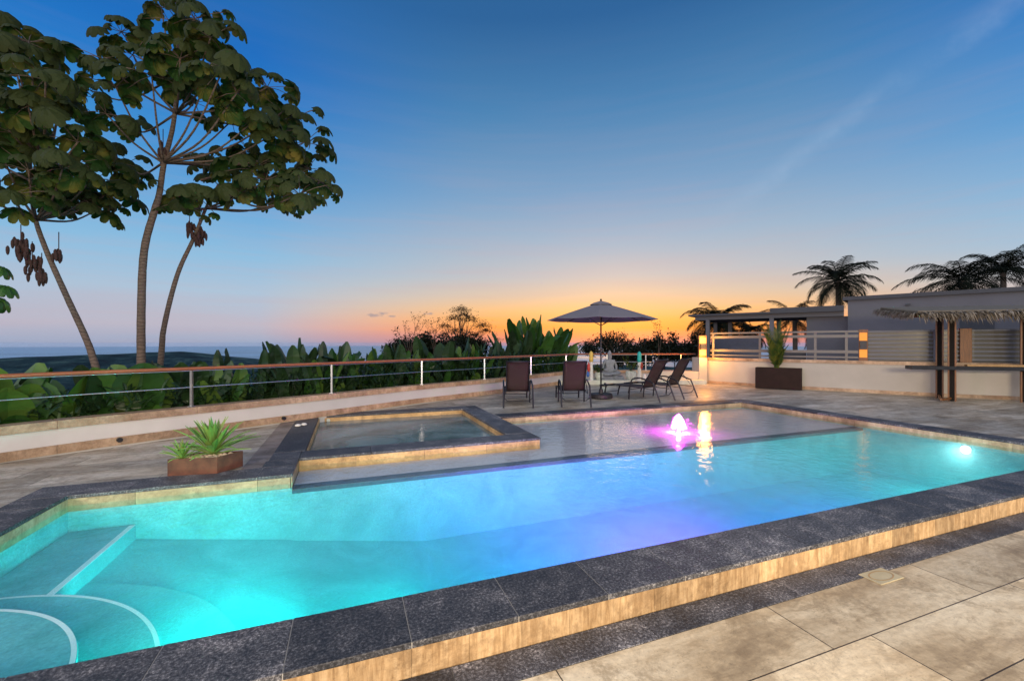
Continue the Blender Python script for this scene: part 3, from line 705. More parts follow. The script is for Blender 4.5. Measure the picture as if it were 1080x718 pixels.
MB().lathe((0, 0, 0), [(.02, cz+.10), (.03, cz+.08), (.02, cz+.04)], 12).build('finial', M['black_metal'], um)
for k in range(8):
    a0 = k*math.pi/4 + R(22.5+8); c_, s_ = math.cos(a0), math.sin(a0)
    rb = MB().tube([(0.03*c_, .03*s_, cz-.02), (rad*.99*c_, rad*.99*s_, rimz-.012)], .008, 5).build('rib', M['black_metal'], um)
    MB().tube([(0.03*c_, .03*s_, cz-.62), (rad*.5*c_, rad*.5*s_, (cz+rimz)/2-.03)], .007, 5).build('strut', M['black_metal'], rb)
MB().lathe((0, 0, 0), [(.30, 0), (.315, .02), (.315, .10), (.29, .125), (.06, .13), (.05, .24), (.035, .26), (.02, .26)], 28).build('base', M['dark_rubber'], um, smooth=False)

# ---- fountain bubbler
fb = gp(716, 451, -.26); fo = Vector((3.12, 8.08, -.172))
ft = tag(empty('bubbler_fountain', fo), 'small bubbling water jet glowing violet on the shallow shelf', 'fountain')
m, t, b = mat('foaming_water'); t.nodes.remove(b); tl = nd(t, 'ShaderNodeBsdfTranslucent'); tl.inputs[0].default_value = (.95, .95, 1, 1)
tp = nd(t, 'ShaderNodeBsdfTransparent'); df = nd(t, 'ShaderNodeBsdfDiffuse'); mx = nd(t, 'ShaderNodeMixShader', i_Fac=.5); mx2 = nd(t, 'ShaderNodeMixShader', i_Fac=.2)
t.links.new(tl.outputs[0], mx.inputs[1]); t.links.new(tp.outputs[0], mx.inputs[2]); t.links.new(mx.outputs[0], mx2.inputs[1]); t.links.new(df.outputs[0], mx2.inputs[2]); t.links.new(mx2.outputs[0], t.nodes['Material Output'].inputs[0])
M['foam'] = m
prof = [(.17, .068), (.14, .076), (.122, .10), (.113, .13), (.104, .16), (.096, .19), (.087, .22), (.076, .25), (.062, .28), (.045, .305), (.026, .325), (.006, .335)]
mb = MB(); vs = []; fs = []; n_ = 28
for i, (r_, z_) in enumerate(prof):
    for k in range(n_):
        a0 = 2*math.pi*k/n_; q = 1 + .07*math.sin(a0*5+i*.7) + .05*math.sin(a0*9-i*1.9) + random.uniform(-.07, .07); vs.append((r_*q*math.cos(a0), r_*q*math.sin(a0), z_+random.uniform(-.012, .012)))
for i in range(len(prof)-1):
    for k in range(n_): fs.append((i*n_+k, i*n_+(k+1) % n_, (i+1)*n_+(k+1) % n_, (i+1)*n_+k))
fs.append(tuple((len(prof)-1)*n_+k for k in range(n_)))
mb.add(vs, fs).build('water_jet', M['foam'], ft, smooth=True)
dr = MB()
for i in range(110):
    a0 = random.uniform(0, 6.28); rr_ = .10 + abs(random.gauss(0, .09)); zz_ = .075 + max(0, random.gauss(.08, .09))*max(0, 1-(rr_-.1)*4); q_ = random.uniform(.003, .009)
    dr.lathe((rr_*math.cos(a0), rr_*math.sin(a0), zz_), [(.001, -q_), (q_, 0), (.001, q_*1.3)], 6)
tag(dr.build('spray_drops', M['foam'], ft, smooth=True), kind='stuff')
MB().lathe((0, 0, 0), [(.06, 0), (.06, .03), (.03, .05)], 16).build('nozzle', M['steel'], ft)
point('fountain_lamp', fo + Vector((0, 0, .20)), 30, (.35, .12, 1), .03); point('fountain_lamp', fo + Vector((0, 0, .16)), 260, (1, .03, .80), .04)

# ---- planter with agaves
pl = tag(empty('planter_box', (-4.3, 6.1, 0)), 'low rusted steel trough with pale pebbles holding two spiky agaves', 'planter')
# corners from the photograph: front-left (176,498), front-right (230,?), right (244,~497)
c0 = Vector((-3.86, 5.20, 0)); 
pc = [gp(176.5, 500), gp(231, 497.5), gp(243.5, 494)]
# long side direction and depth
pA, pB, pC = gp(176.5, 502), gp(229, 499.2), gp(243.8, 495)
pD = pA + (pC-pB)*1.9; pC2 = pB + (pC-pB)*1.9
po = (pA+pC2)/2; po.z = 0; pl.location = po
h_ = .19
def trough(pts, t_, h, o):
    mb = MB(o); c = sum((Vector((p[0], p[1], 0)) for p in pts), Vector())/len(pts)
    inn = [(c.x+(p[0]-c.x)*(1-t_), c.y+(p[1]-c.y)*(1-t_)) for p in pts]; n = len(pts)
    vs = [(p[0], p[1], 0) for p in pts] + [(p[0], p[1], h) for p in pts] + [(p[0], p[1], h) for p in inn] + [(p[0], p[1], h-.05) for p in inn]
    fs = [tuple(range(n-1, -1, -1))]
    for i in range(n): j = (i+1) % n; fs += [(i, j, j+n, i+n), (i+n, j+n, j+2*n, i+2*n), (i+2*n, j+2*n, j+3*n, i+3*n)]
    return mb.add(vs, fs), inn
tr, inn = trough([(p.x, p.y) for p in (pA, pB, pC2, pD)], .05, h_, po)
tr.build('box', M['corten'], pl, bevel=.003)
MB(po).prism(inn, h_-.06, h_-.025).build('soil', M['soil'], pl)
pb = MB(po)
for i in range(70):
    u, v_ = random.random(), random.random(); c = pA.lerp(pB, .08+.84*u).lerp(pD.lerp(pC2, .08+.84*u), .08+.84*v_); r_ = random.uniform(.012, .028)
    pb.lathe((c.x, c.y, h_-.03), [(r_*.5, -.005), (r_, r_*.4), (r_*.8, r_*.9), (r_*.2, r_*1.2)], 7)
tag(pb.build('pebbles', M['pebble'], pl, smooth=True), kind='stuff')
def sword(mb, base, az, elev, L, w, droop, n=7, fold=.35):
    """one long pointed leaf"""
    d = Vector((math.cos(az), math.sin(az), 0)); side = Vector((-math.sin(az), math.cos(az), 0)); vs = []; p = Vector(base); e = elev
    for i in range(n+1):
        f = i/n; ww = w*(.55+1.2*f*(1-f)*1.6 if f < .6 else 1.35*(1-f)/.4*.95+.0)*.7 if i < n else .001
        nrm = (Vector((0, 0, 1))*math.cos(e) - d*math.sin(e))
        vs += [p - side*ww + nrm*ww*fold, p, p + side*ww + nrm*ww*fold]
        p = p + (d*math.cos(e) + Vector((0, 0, 1))*math.sin(e))*(L/n); e -= droop/n
    fs = []
    for i in range(n): fs += [(i*3, i*3+1, i*3+4, i*3+3), (i*3+1, i*3+2, i*3+5, i*3+4)]
    mb.add(vs, fs)
def agave(base, L, n, name, label):
    mb = MB(base)
    for i in range(n):
        f = i/n; sword(mb, base, i*2.399+random.uniform(-.1, .1), R(20+68*f**.9)+random.uniform(-.08, .08), L*(1.0-.15*f)*random.uniform(.85, 1.1), L*.075, R(random.uniform(15, 55))*(1-f*.7))
    o = mb.build(name, M['agave'], smooth=False, loc=base); md = o.modifiers.new('t', 'SOLIDIFY'); md.thickness = .006
    tag(o, label, 'agave')
ag = gp(213, 486, .13)
agave(Vector((po.x+.02, po.y+.08,   .16)), .52, 46, 'agave', 'large bright green spiky agave in the rusted trough')
agave(Vector((pA.x+.10, pA.y+.09, .16)), .28, 24, 'agave', 'small agave spilling over the left end of the rusted trough')

# shells on the spa edge, skimmer lid
shp = gp(317.5, 449)
sh = tag(empty('shells', shp), 'two small white shells lying on the dark hot tub edge', 'shells')
for dx, dy in ((-.03, -.05), (.03, .05)):
    MB().lathe((dx, dy, 0), [(.02, 0), (.055, .012), (.05, .03), (.02, .045)], 10).build('shell', M['white_shell'], sh, smooth=True)
sl = empty('skimmer_lid', Vector((928-540, 455, 0))*(1.68/(607-362)) + Vector((0, 0, -.18)), T); tag(sl, 'pale ivory skimmer cover with oval centre set in the near paving', 'cover')
MB().box((-.13, -.08, .001), (.13, .065, .006)).build('plate', M['lid'], sl, bevel=.002)
MB().add([(.11*math.cos(k/24*6.2832), .055*math.sin(k/24*6.2832)-.008, .0075) for k in range(24)] + [(.10*math.cos(k/24*6.2832), .048*math.sin(k/24*6.2832)-.008, .0075) for k in range(24)], [(k, (k+1) % 24, 24+(k+1) % 24, 24+k) for k in range(24)]).build('oval_groove', M['bar_wood'], sl)

# ---- statue group
def statue(loc):
    o = empty('seated_statue', loc); tag(o, 'grey stone statue of a figure seated cross-legged on a rough rock base', 'statue')
    mb = MB(); 
    for i in range(9):
        a0 = i*2.4; mb.lathe((random.uniform(-.42, .42), random.uniform(-.12, .12), 0), [(.10, 0), (.13, .06), (.11, .15), (.04, .19)], 8)
    mb.box((-.5, -.18, 0), (.5, .2, .13)); mb.build('rock_base', M['stone_grey'], o, bevel=.01)
    # body: skinned figure
    me = bpy.data.meshes.new('body')
    V = [(0, 0, .30), (0, .0, .45), (0, .0, .62), (0, -.01, .73), (0, -.02, .80), (0, -.02, .90), (0, -.02, .97),
         (-.17, 0, .68), (-.25, .0, .50), (-.24, -.10, .36), (-.12, -.20, .33), (.17, 0, .68), (.25, 0, .50), (.24, -.10, .36), (.12, -.20, .33),
         (-.14, -.02, .27), (-.38, -.12, .24), (-.16, -.24, .20), (.06, -.26, .20), (.14, -.02, .27), (.38, -.12, .24), (.16, -.22, .22), (-.04, -.23, .24)]
    E = [(0,1),(1,2),(2,3),(3,4),(4,5),(5,6),(2,7),(7,8),(8,9),(9,10),(2,11),(11,12),(12,13),(13,14),(0,15),(15,16),(16,17),(17,18),(0,19),(19,20),(20,21),(21,22)]
    Rr = [.15,.14,.155,.06,.085,.095,.045,.085,.06,.05,.04,.085,.06,.05,.04,.12,.09,.07,.045,.12,.09,.07,.045]
    me.from_pydata(V, E, []); ob = bpy.data.objects.new('body', me); COL.objects.link(ob); ob.parent = o; me.materials.append(M['stone_grey'])
    ob.modifiers.new('skin', 'SKIN'); ob.modifiers.new('sub', 'SUBSURF').render_levels = 2
    for i, r_ in enumerate(Rr): me.skin_vertices[0].data[i].radius = (r_, r_*.85)
    me.skin_vertices[0].data[0].use_root = True
    MB().lathe((0, -.02, .96), [(.085, -.03), (.08, .02), (.05, .05), (.045, .09), (.02, .12), (.005, .125)], 14).build('topknot', M['stone_grey'], o, smooth=True)
    MB().add([(-.015, -.115, .87), (.015, -.115, .87), (0, -.135, .865), (0, -.11, .92)], [(0, 2, 3), (2, 1, 3), (0, 1, 2)]).build('nose', M['stone_grey'], o)
    return o
statue(Vector((3.66, 16.2, .15)))
def leafpot(loc, r, h, name_label, kind_leaf, n, hh):
    o = empty('flower_pot', loc); tag(o, name_label[0], 'pot')
    MB().lathe((0, 0, 0), [(r*.7, 0), (r, h*.35), (r*1.02, h*.8), (r*.9, h), (r*.8, h), (r*.8, h*.85)], 20).build('pot', M['stone_pale'], o, smooth=False)
    p = Vector(loc) + Vector((0, 0, h*.85)); mb = MB(p)
    for i in range(n):
        az = random.uniform(0, 6.28); e = random.uniform(.5, 1.4); L = random.uniform(.4, 1)*hh
        q = p + Vector((math.cos(az)*math.cos(e), math.sin(az)*math.cos(e), math.sin(e)))*L
        mb.tube([p, p.lerp(q, .5)+Vector((0, 0, .03)), q], .004, 3)
        for k in range(5): sword(mb, p.lerp(q, .5+.1*k), az+random.uniform(-2, 2), random.uniform(-.3, .9), .13, .035, .6, 3)
    tag(mb.build('potted_plant', kind_leaf, loc=p), name_label[1], 'plant')
leafpot(Vector((3.22, 16.02, .15)), .14, .28, ('small pale pot left of the seated statue', 'bushy yellow-green plant in the small pot behind the parasol pole'), M['palm_green'], 16, .4)
leafpot(Vector((4.42, 16.0, .15)), .20, .33, ('large round weathered pot right of the seated statue', 'leafy plant with loose stems in the round pot beside the teal post'), M['palm_green'], 16, .75)
def totem(loc, label, top, h, fig):
    o = empty('painted_post', loc); tag(o, label, 'post')
    MB().tube([(0, 0, 0), (0, 0, h*.62)], [.075, .06], 12).build('shaft', M['white_paint'], o)
    MB().lathe((0, 0, h*.62), [(.065, 0), (.08, .08), (.07, .22), (.085, .28), (.05, .36), (.01, .40)], 12).build('carved_top', top, o, smooth=True)
    for (dx, z, w_, hh, m_) in fig: MB().lathe((dx, -.06, z), [(.01, 0), (w_, hh*.3), (w_*.8, hh*.7), (.01, hh)], 9).build('carved_ornament', m_, o, smooth=True)
totem(Vector(((623.5-540)/455*15.85-0.98+0.98, 15.85, .15)), 'tall pale painted post with red and blue carvings behind the parasol', M['yellow_paint'], 1.08, [(-.10, .28, .06, .38, M['red_paint']), (-.13, .1, .06, .24, M['blue_paint'])])
totem(Vector(((674.3-540)/455*15.85, 15.85, .15)), 'painted post with bright teal carved top beside the round pot', M['teal'], 1.06, [(.07, .40, .05, .25, M['red_paint'])])
MBo = MB((4.98, 15.95, .15)).lathe((4.84+.05, 15.95, .15), [(.10, 0), (.11, .06), (.06, .14), (.05, .19), (.02, .22)], 10)
tag(MBo.build('garden_ornament', M['white_shell'], smooth=True), 'small white rounded ornament at the foot of the teal-topped post', 'ornament')
# hidden garden spotlight washing the platform
sp = point('garden_spot', (3.3, 15.3, .25), 1.3, (.85, 1, .72), .12)
gs = empty('garden_light', (3.3, 15.3, 0)); tag(gs, 'tiny low garden spotlight in front of the statue platform', 'light')
MB().lathe((0, 0, 0), [(.03, 0), (.03, .03), (.045, .05), (.045, .09), (.03, .10)], 12).build('housing', M['black_metal'], gs)

# ---- the wall lamps
def sconce(loc, w_, h, dpt, label, glow, power, body, rz):
    o = empty('wall_lamp', loc, rz); tag(o, label, 'wall lamp')
    MB().box((-w_/2, -dpt*.5, 0), (w_/2, dpt*.5, h)).build('backing_post', body, o, bevel=.004)
    MB().box((-w_*.36, -dpt*.5-.10, h*.36), (w_*.36, -dpt*.5-.003, h*.64)).build('shade', M['black_metal'], o, bevel=.004)
    for z0_, z1_ in ((h*.10, h*.36), (h*.64, h*.9)):
        MB().box((-w_*.42, -dpt*.5-.022, z0_), (w_*.42, -dpt*.5-.004, z1_-.002)).build('lit_glass', glow, o, bevel=.004)
    for zz in (h*.2, h*.8):
        lp = Vector(loc) + Matrix.Rotation(rz, 3, 'Z') @ Vector((0, -dpt*.5-.30, zz)); point('lamp_bulb', lp, power, (1, .40, .07), .13)
sconce(Vector((7.12, 16.15, .97)), .26, .82, .2, 'brightly glowing amber wall lamp on the pillar at the end of the garden wall', M['glow_amber'], 62, M['post_wood'], R(-12))
MB_p = MB((7.12, 16.2, 0)).box((6.97, 16.06, 0), (7.27, 16.7, .968)); tag(MB_p.build('wall_pillar', M['stucco_warm'], bevel=.006), 'short cream pillar under the bright amber lamp', 'pillar')
def on_line(pts, px):
    t_ = (px-540)/455
    for i in range(len(pts)-1):
        a_, b_ = pts[i], pts[i+1]; fa, fb = a_.x-t_*a_.y, b_.x-t_*b_.y
        if fa*fb <= 0 and fa != fb: return a_.lerp(b_, fa/(fa-fb)), (b_-a_).normalized()
FL = offset(WR, .12)
p_, d_ = on_line(FL, 910.5); sconce(Vector((p_.x, p_.y, .972)), .22, .95, .12, 'wooden fence post lamp with two soft amber lights on the long garden wall', M['glow_amber_soft'], .5, M['post_wood'], math.atan2(d_.y, d_.x))
for px, lab in ((1018, 'plain dark stained fence post behind the thatched bar'),):
    q_, e_ = on_line(FL, px)
    o = MB(q_).obox((q_.x, q_.y, .972+.47), (.24, .12, .94), math.atan2(e_.y, e_.x)).build('fence_post', M['post_wood'], bevel=.006); tag(o, lab, 'post')

# ---- fence on the garden wall
i0 = min(range(len(FL)), key=lambda i: (FL[i]-p_).length)
fa = FL[1:i0+1]; fbp = FL[i0:]
f1 = tag(empty('open_fence', fa[len(fa)//2]), 'open pale metal fence of four wide bars between the two amber wall lamps', 'fence'); o1 = fa[len(fa)//2]
fa_ = [fa[0]+ (fa[0]-fa[1])*.3] + fa[:-1] + [fa[-1].lerp(p_, .5)]
for z0_, z1_ in ((1.84, 1.90), (1.68, 1.77), (1.19, 1.28), (1.04, 1.09)):
    ribbon(MB(o1), fa_, -.02, .02, z0_, z1_).build('bar', M['white_metal'], f1)
for k in (0, len(fa)//3, 2*len(fa)//3, len(fa)-2):
    MB(o1).obox((fa[k].x, fa[k].y+.03, .97+.46), (.07, .03, .92), -.7).build('upright', M['white_metal'], f1)
f2 = tag(empty('slatted_fence', fbp[8]), 'long fence of thin blue-grey slats behind the thatched bar', 'fence'); o2 = fbp[8]
for k in range(8): ribbon(MB(o2), fbp, -.012, .012, 1.03+k*.115, 1.03+k*.115+.035).build('slat', M['slat'], f2)
ribbon(MB(o2), fbp, .05, .06, .985, 1.88).build('backing_panel', M['frost'], f2)
for k in range(4, len(fbp), 6): MB(o2).obox((fbp[k].x, fbp[k].y+.035, .97+.46), (.05, .03, .92), -.6).build('upright', M['slat'], f2)

# ---- house and pergola
ho = Vector((13.6, 17.2, 0))
hs = tag(empty('flat_roofed_house', ho), 'long grey-blue flat-roofed house behind the slatted fence', 'house')
hd = Vector((3.2, -3.2, 0)).normalized(); hn = Vector((hd.y, -hd.x, 0))*-1
H0 = Vector((13.35, 17.15, 0)); H1 = H0 + Vector((3.35, -3.15, 0))*2.6
def quadbox(mb, P0, P1, depth, z0, z1, out=0):
    d = (P1-P0).normalized(); n = Vector((-d.y, d.x, 0)); n = n if n.y > 0 else -n
    a_ = P0 - n*out; b_ = P1 - n*out; c_ = P1 + n*depth; e_ = P0 + n*depth
    return mb.prism([(a_.x, a_.y), (b_.x, b_.y), (c_.x, c_.y), (e_.x, e_.y)], z0, z1)
quadbox(MB(ho), H0, H1, 7, -1.5, 3.2).build('wall', M['house'], hs)
dH = (H1-H0).normalized()
vq = H0+dH*1.75; MB(ho).obox((vq.x-.03, vq.y-.05, 2.93), (.14, .06, .06), math.atan2(dH.y, dH.x)).build('vent', M['house_dark'], hs)
quadbox(MB(ho), H0-dH*.15, H1, 7.1, 3.201, 3.34, .12).build('roof_fascia', M['house_dark'], hs)
# windows and door recess
for s_, w_ in ((3.1, .8), (5.2, 1.4)):
    a_ = H0 + dH*s_; b_ = H0 + dH*(s_+w_)
    wn = quadbox(MB(ho), a_, b_, -.012, .4, 2.45, .02).build('window_frame', M['house_dark'], hs)
# lean-to volume left of the house
pg = tag(empty('pergola', (10.8, 19.2, 0)), 'open flat-roofed pavilion with slim columns in front of the sunset', 'pavilion'); go = Vector((10.8, 19.2, 0))
G0 = Vector((8.85, 20.6, 0)); G1 = Vector((13.3, 17.25, 0)); dG = (G1-G0).normalized(); nG = Vector((-dG.y, dG.x, 0))
quadbox(MB(go), G0-dG*.1, G1-dG*.02, 3.2, 2.60, 2.78).build('roof_slab', M['house'], pg)
quadbox(MB(go), G0-dG*.35, G1-dG*.02, 3.5, 2.781, 2.86, .25).build('roof_edge', M['house_dark'], pg)
quadbox(MB(go), G0+dG*3.0, G1-dG*.02, 3.0, 2.861, 3.02, .05).build('upper_roof', M['house_dark'], pg)
for s_, dd in ((.45, .1), (.9, 2.9), (3.05, .1), (3.05, 2.9), (.2, 2.9), (5.0, 2.9)):
    c_ = G0 + dG*s_ + nG*dd; MB(go).obox((c_.x, c_.y, .55), (.16, .16, 4.1), math.atan2(dG.y, dG.x)).build('column', M['house'], pg)
quadbox(MB(go), G0+dG*.5+nG*.6, G0+dG*2.5+nG*.6, .1, -1.5, 1.75).build('screen_panel', M['blue_panel'], pg)
quadbox(MB(go), G0+dG*4.3+nG*.3, G1+dG*.4+nG*.3, .1, -1.5, 2.598).build('side_wall', M['house'], pg)
quadbox(MB(go), G0+dG*2.9+nG*.5, G0+dG*4.28+nG*.5, .1, -1.5, 1.15).build('low_screen', M['house_dark'], pg)

# ---- thatched bar
bo = gp(1004, 422.3)
tb = tag(empty('thatched_bar', bo), 'thatched bar shelter with brown posts and long dark counter', 'bar shelter')
def post(p, w_=.15):
    MB(bo).obox((p.x, p.y, 1.13), (w_*.62, w_*.9, 2.26), -.785).build('post', M['dark_timber'], tb)
    for s in (-1, 1):
        c = Vector((p.x, p.y, 1.13)) + Vector((math.cos(-.785), math.sin(-.785), 0))*s*(w_*.31+.018)
        MB(bo).obox(c, (.034, w_*1.02, 2.3), -.785).build('post_plank', M['post_wood'], tb, bevel=.004)
for p in (bo, gp(986.5, 418.6)-Vector((0.0, .12, 0)), gp(1081, 423.8), gp(1004, 422.3)+Vector((4.3, -1.2, 0))): post(p)
# roof frame: thin slab sloping slightly, thatch above with fringe
E0 = Vector((10.35, 11.0, 2.24)); E1 = Vector((16.4, 9.3, 2.24)); back = Vector((.75, 2.0, .10))
rb_ = MB(bo)
for f_ in (0.05, .5, .95): rb_.tube([E0+back*f_+Vector((.3, 0, -.03)), E1+back*f_+Vector((0, 0, -.03))], .045, 8)
rb_.build('roof_beam', M['post_wood'], tb)
th_ = MB(bo)
def strand(mb, p, d, L, w_, droop):
    s_ = Vector((-d.y, d.x, 0)).normalized()*w_; q = p + d*L*.5; r_ = p + d*L*.8 + Vector((0, 0, -droop))
    mb.add([p-s_, p+s_, q+s_+Vector((0, 0, -droop*.25)), q-s_+Vector((0, 0, -droop*.25)), r_], [(0, 1, 2, 3), (3, 2, 4)])
for i in range(5200):
    u = random.random(); v_ = random.random()**1.6
    p = E0.lerp(E1, u) + back*v_ + Vector((0, 0, .03+.10*v_+random.uniform(-.03, .04)))
    d = Vector((-.30, -.92, random.uniform(-.1, .12))) + Vector((random.uniform(-.35, .35), random.uniform(-.2, .2), 0))
    strand(th_, p, d.normalized(), random.uniform(.25, .5), random.uniform(.008, .02), random.uniform(.05, .16) if v_ > .12 else random.uniform(.08, .30))
for i in range(500):   # side fringe
    v_ = random.random(); p = E0 + back*v_ + Vector((0, 0, .05+.15*v_)); d = Vector((-.9, random.uniform(-.5, .2), random.uniform(-.1, .1))).normalized()
    strand(th_, p, d, random.uniform(.2, .4), random.uniform(.008, .018), random.uniform(.06, .25))
th_.add([E0+Vector((0, 0, .03)), E1+Vector((0, 0, .03)), E1+back+Vector((0, 0, .16)), E0+back+Vector((0, 0, .16)), E0+Vector((.05, .05, .09)), E1+Vector((0, .05, .09)), E1+back+Vector((0, 0, .24)), E0+back+Vector((0, 0, .24))],
        [(0, 1, 2, 3), (4, 5, 6, 7), (0, 1, 5, 4), (0, 3, 7, 4)])
th_.build('thatch_roof', M['thatch'], tb)
K0 = Vector((10.62, 11.45, 0)); K1 = Vector((15.4, 9.9, 0))
quadbox(MB(bo), K0, K1, .34, .81, .90).build('counter', M['countertop'], tb, bevel=.005)
quadbox(MB(bo), K0+(K1-K0)*.24, K1, .22, .905, .955, -.10).build('counter_board', M['bar_wood'], tb, bevel=.004)
fr_ = MB(bo).tube(spline([gp(986.5, 418.6)+Vector((0, -.1, .07)), gp(993, 421.3, .05), bo+Vector((-.02, 0, .06))], 5), .03, 8); fr_.build('foot_rail', M['post_wood'], tb)

# ---- palm planter by the wall
q0, q1 = gp(796.5, 409.0), gp(845.5, 411.6)
dq = (q1-q0).normalized(); nq = Vector((-dq.y, dq.x, 0)); q2, q3 = q1+nq*.42, q0+nq*.42; qo = (q0+q2)/2
pp = tag(empty('planter_box', qo), 'tall dark brown square-edged trough against the cream wall', 'planter')
tr, inn = trough([(p.x, p.y) for p in (q0, q1, q2, q3)], .06, .69, qo); tr.build('box', M['brown_planter'], pp, bevel=.004)
MB(qo).prism(inn, .60, .66).build('soil', M['soil'], pp)

# ================================================================= PLANTS
def frond(mb, base, az, elev, L, droop, leaf, n=22, w_=.02, stem=.012, curl=1.0, vshape=.4):
    d = Vector((math.cos(az), math.sin(az), 0)); up = Vector((0, 0, 1)); side = Vector((-math.sin(az), math.cos(az), 0)); p = Vector(base); e = elev; P_ = [p.copy()]
    for i in range(n):
        t_ = d*math.cos(e) + up*math.sin(e); p = p + t_*(L/n); P_.append(p.copy()); e -= droop/n*(.5+i/n)
        f = (i+1)/n
        if f < .12: continue
        ll = leaf*(math.sin(math.pi*min(1, .12+f*.86))**.6)*random.uniform(.8, 1.1)
        for s in (-1, 1):
            dd = (side*s*(1-.45*f) + t_*(.35+.6*f) + up*(vshape-random.uniform(0, .3))).normalized()
            wv = t_*w_; tip = p + dd*ll + up*(-ll*.35*curl); mid = p + dd*ll*.5
            mb.add([p-wv, p+wv, mid+wv, mid-wv, tip], [(0, 1, 2, 3), (3, 2, 4)])
    mb.tube(P_, [stem*(1-.8*i/len(P_)) for i in range(len(P_))], 4)
pp0 = Vector((qo.x-.05, qo.y, .64))
tp_ = tag(empty('potted_palm', pp0), 'young yellow-green palm growing in the dark brown trough', 'palm')
mb = MB(pp0)
for i in range(26): frond(mb, pp0+Vector((random.uniform(-.08, .08), random.uniform(-.06, .06), 0)), i*2.4, R(random.uniform(70, 89)), random.uniform(.6, 1.65), R(random.uniform(5, 35)), .27, 18, .026, .012, .25, .5)
mb.build('fronds', M['palm_green'], tp_)
mb = MB(pp0)
for i in range(5): mb.tube([pp0+Vector((math.cos(i*1.26)*.05, math.sin(i*1.26)*.05, -.05)), pp0+Vector((math.cos(i*1.26)*.09, math.sin(i*1.26)*.09, .3))], [.02, .014], 6)
mb.build('stems', M['palm_green'], tp_)
def palm(px, py, Yd, base_z, L, n, label, seed, tr_r=.16, leaf=.55, lean=0, elev=(-20, 80), azs=None):
    random.seed(seed); c = Vector(((px-540)/455*Yd, Yd, 1.5+(362-py)/455*Yd)); b0 = Vector((c.x+lean, c.y, base_z))
    o = tag(empty('palm_tree', b0), label, 'palm'); mb = MB(b0)
    n = int(n*1.5)
    for i in range(n):
        e = R(elev[0]-15 + (elev[1]-elev[0])*((i+.5)/n)); az = i*2.399
        frond(mb, c+Vector((0, 0, .1)), az, e, L*random.uniform(.8, 1.1), R(random.uniform(60, 120)), leaf*1.25, 44, .020, .03, 1.1, .1)
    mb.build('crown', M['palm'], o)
    MB(b0).tube([b0, b0.lerp(c, .5)+Vector((.08, 0, 0)), c+Vector((0, 0, .15))], [tr_r*1.3, tr_r, tr_r*.85], 10).build('trunk', M['bark'], o, smooth=True)
palm(884, 299, 26, -2, 2.5, 22, 'dark feathery palm above the lower flat roof of the pavilion', 3, leaf=.5, elev=(-20, 95))
palm(1015, 299, 24, -2, 3.1, 24, 'large dark palm rising behind the right end of the house roof', 5, leaf=.6)
palm(1058, 290, 27, -2, 2.6, 16, 'dark palm overlapping its larger neighbour at the right edge of the roof', 8, leaf=.6, elev=(15, 95))
palm(757, 340, 26, -4, 2.3, 24, 'dusky palm against the orange sky beside the pavilion corner', 11, leaf=.5)
palm(838, 338, 30, -4, 2.6, 12, 'low palm seen through the gap between the pavilion columns', 12, leaf=.5)
palm(790, 353, 27, -4, 1.7, 14, 'small palm seen under the pavilion roof against the sunset', 13, leaf=.45)

def paddle(mb, base, az, elev, stalk, L, w_, droop, n=8, twist=0.0):
    """banana-like leaf: stalk and broad blade with a folded midrib"""
    d = Vector((math.cos(az), math.sin(az), 0)); up = Vector((0, 0, 1)); p = Vector(base); e = elev
    side = (Vector((-math.sin(az), math.cos(az), 0))*math.cos(twist) + d*math.sin(twist)).normalized()
    t_ = d*math.cos(e) + up*math.sin(e); q = p + t_*stalk; mb.tube([p, q], [.016, .010], 5, False)
    p = q; vs = []
    for i in range(n+1):
        f = i/n; ww = w_*.5*(math.sin(math.pi*(f*.86+.10))**.5) if 0 < i < n else (.01 if i == 0 else w_*.10)
        t_ = d*math.cos(e) + up*math.sin(e); nrm = side.cross(t_).normalized()
        wob = random.uniform(-.015, .015)
        vs += [p - side*ww + nrm*(ww*.38+wob), p, p + side*ww + nrm*(ww*.38-wob)]
        p = p + t_*(L/n); e -= droop/n
    fs = []
    for i in range(n): fs += [(i*3, i*3+1, i*3+4, i*3+3), (i*3+1, i*3+2, i*3+5, i*3+4)]
    mb.add(vs, fs)
def broad_plant(c, ztop, nl, L, w_, matk, label, seed, zb=-.9, spread=.35):
    random.seed(seed); b0 = Vector((c.x, c.y, zb)); mb = MB(b0)
    for i in range(nl):
        az = random.uniform(0, 6.28); h_tot = (ztop-zb)*random.uniform(.58, 1.0) if i > 2 else (ztop-zb); LL = L*random.uniform(.75, 1.15)
        base = b0 + Vector((random.uniform(-spread, spread), random.uniform(-spread, spread), 0)); el = R(random.uniform(74, 88))
        paddle(mb, base, az, el, max(.1, h_tot-LL*.97), LL, w_*random.uniform(.8, 1.2), R(random.uniform(4, 38) if random.random() < .9 else random.uniform(60, 120)), twist=random.uniform(-.8, .8))
    return tag(mb.build('broad_leaf_plant', M[matk], loc=b0), label, 'plant', 'broad leaved plants along the terrace railing')
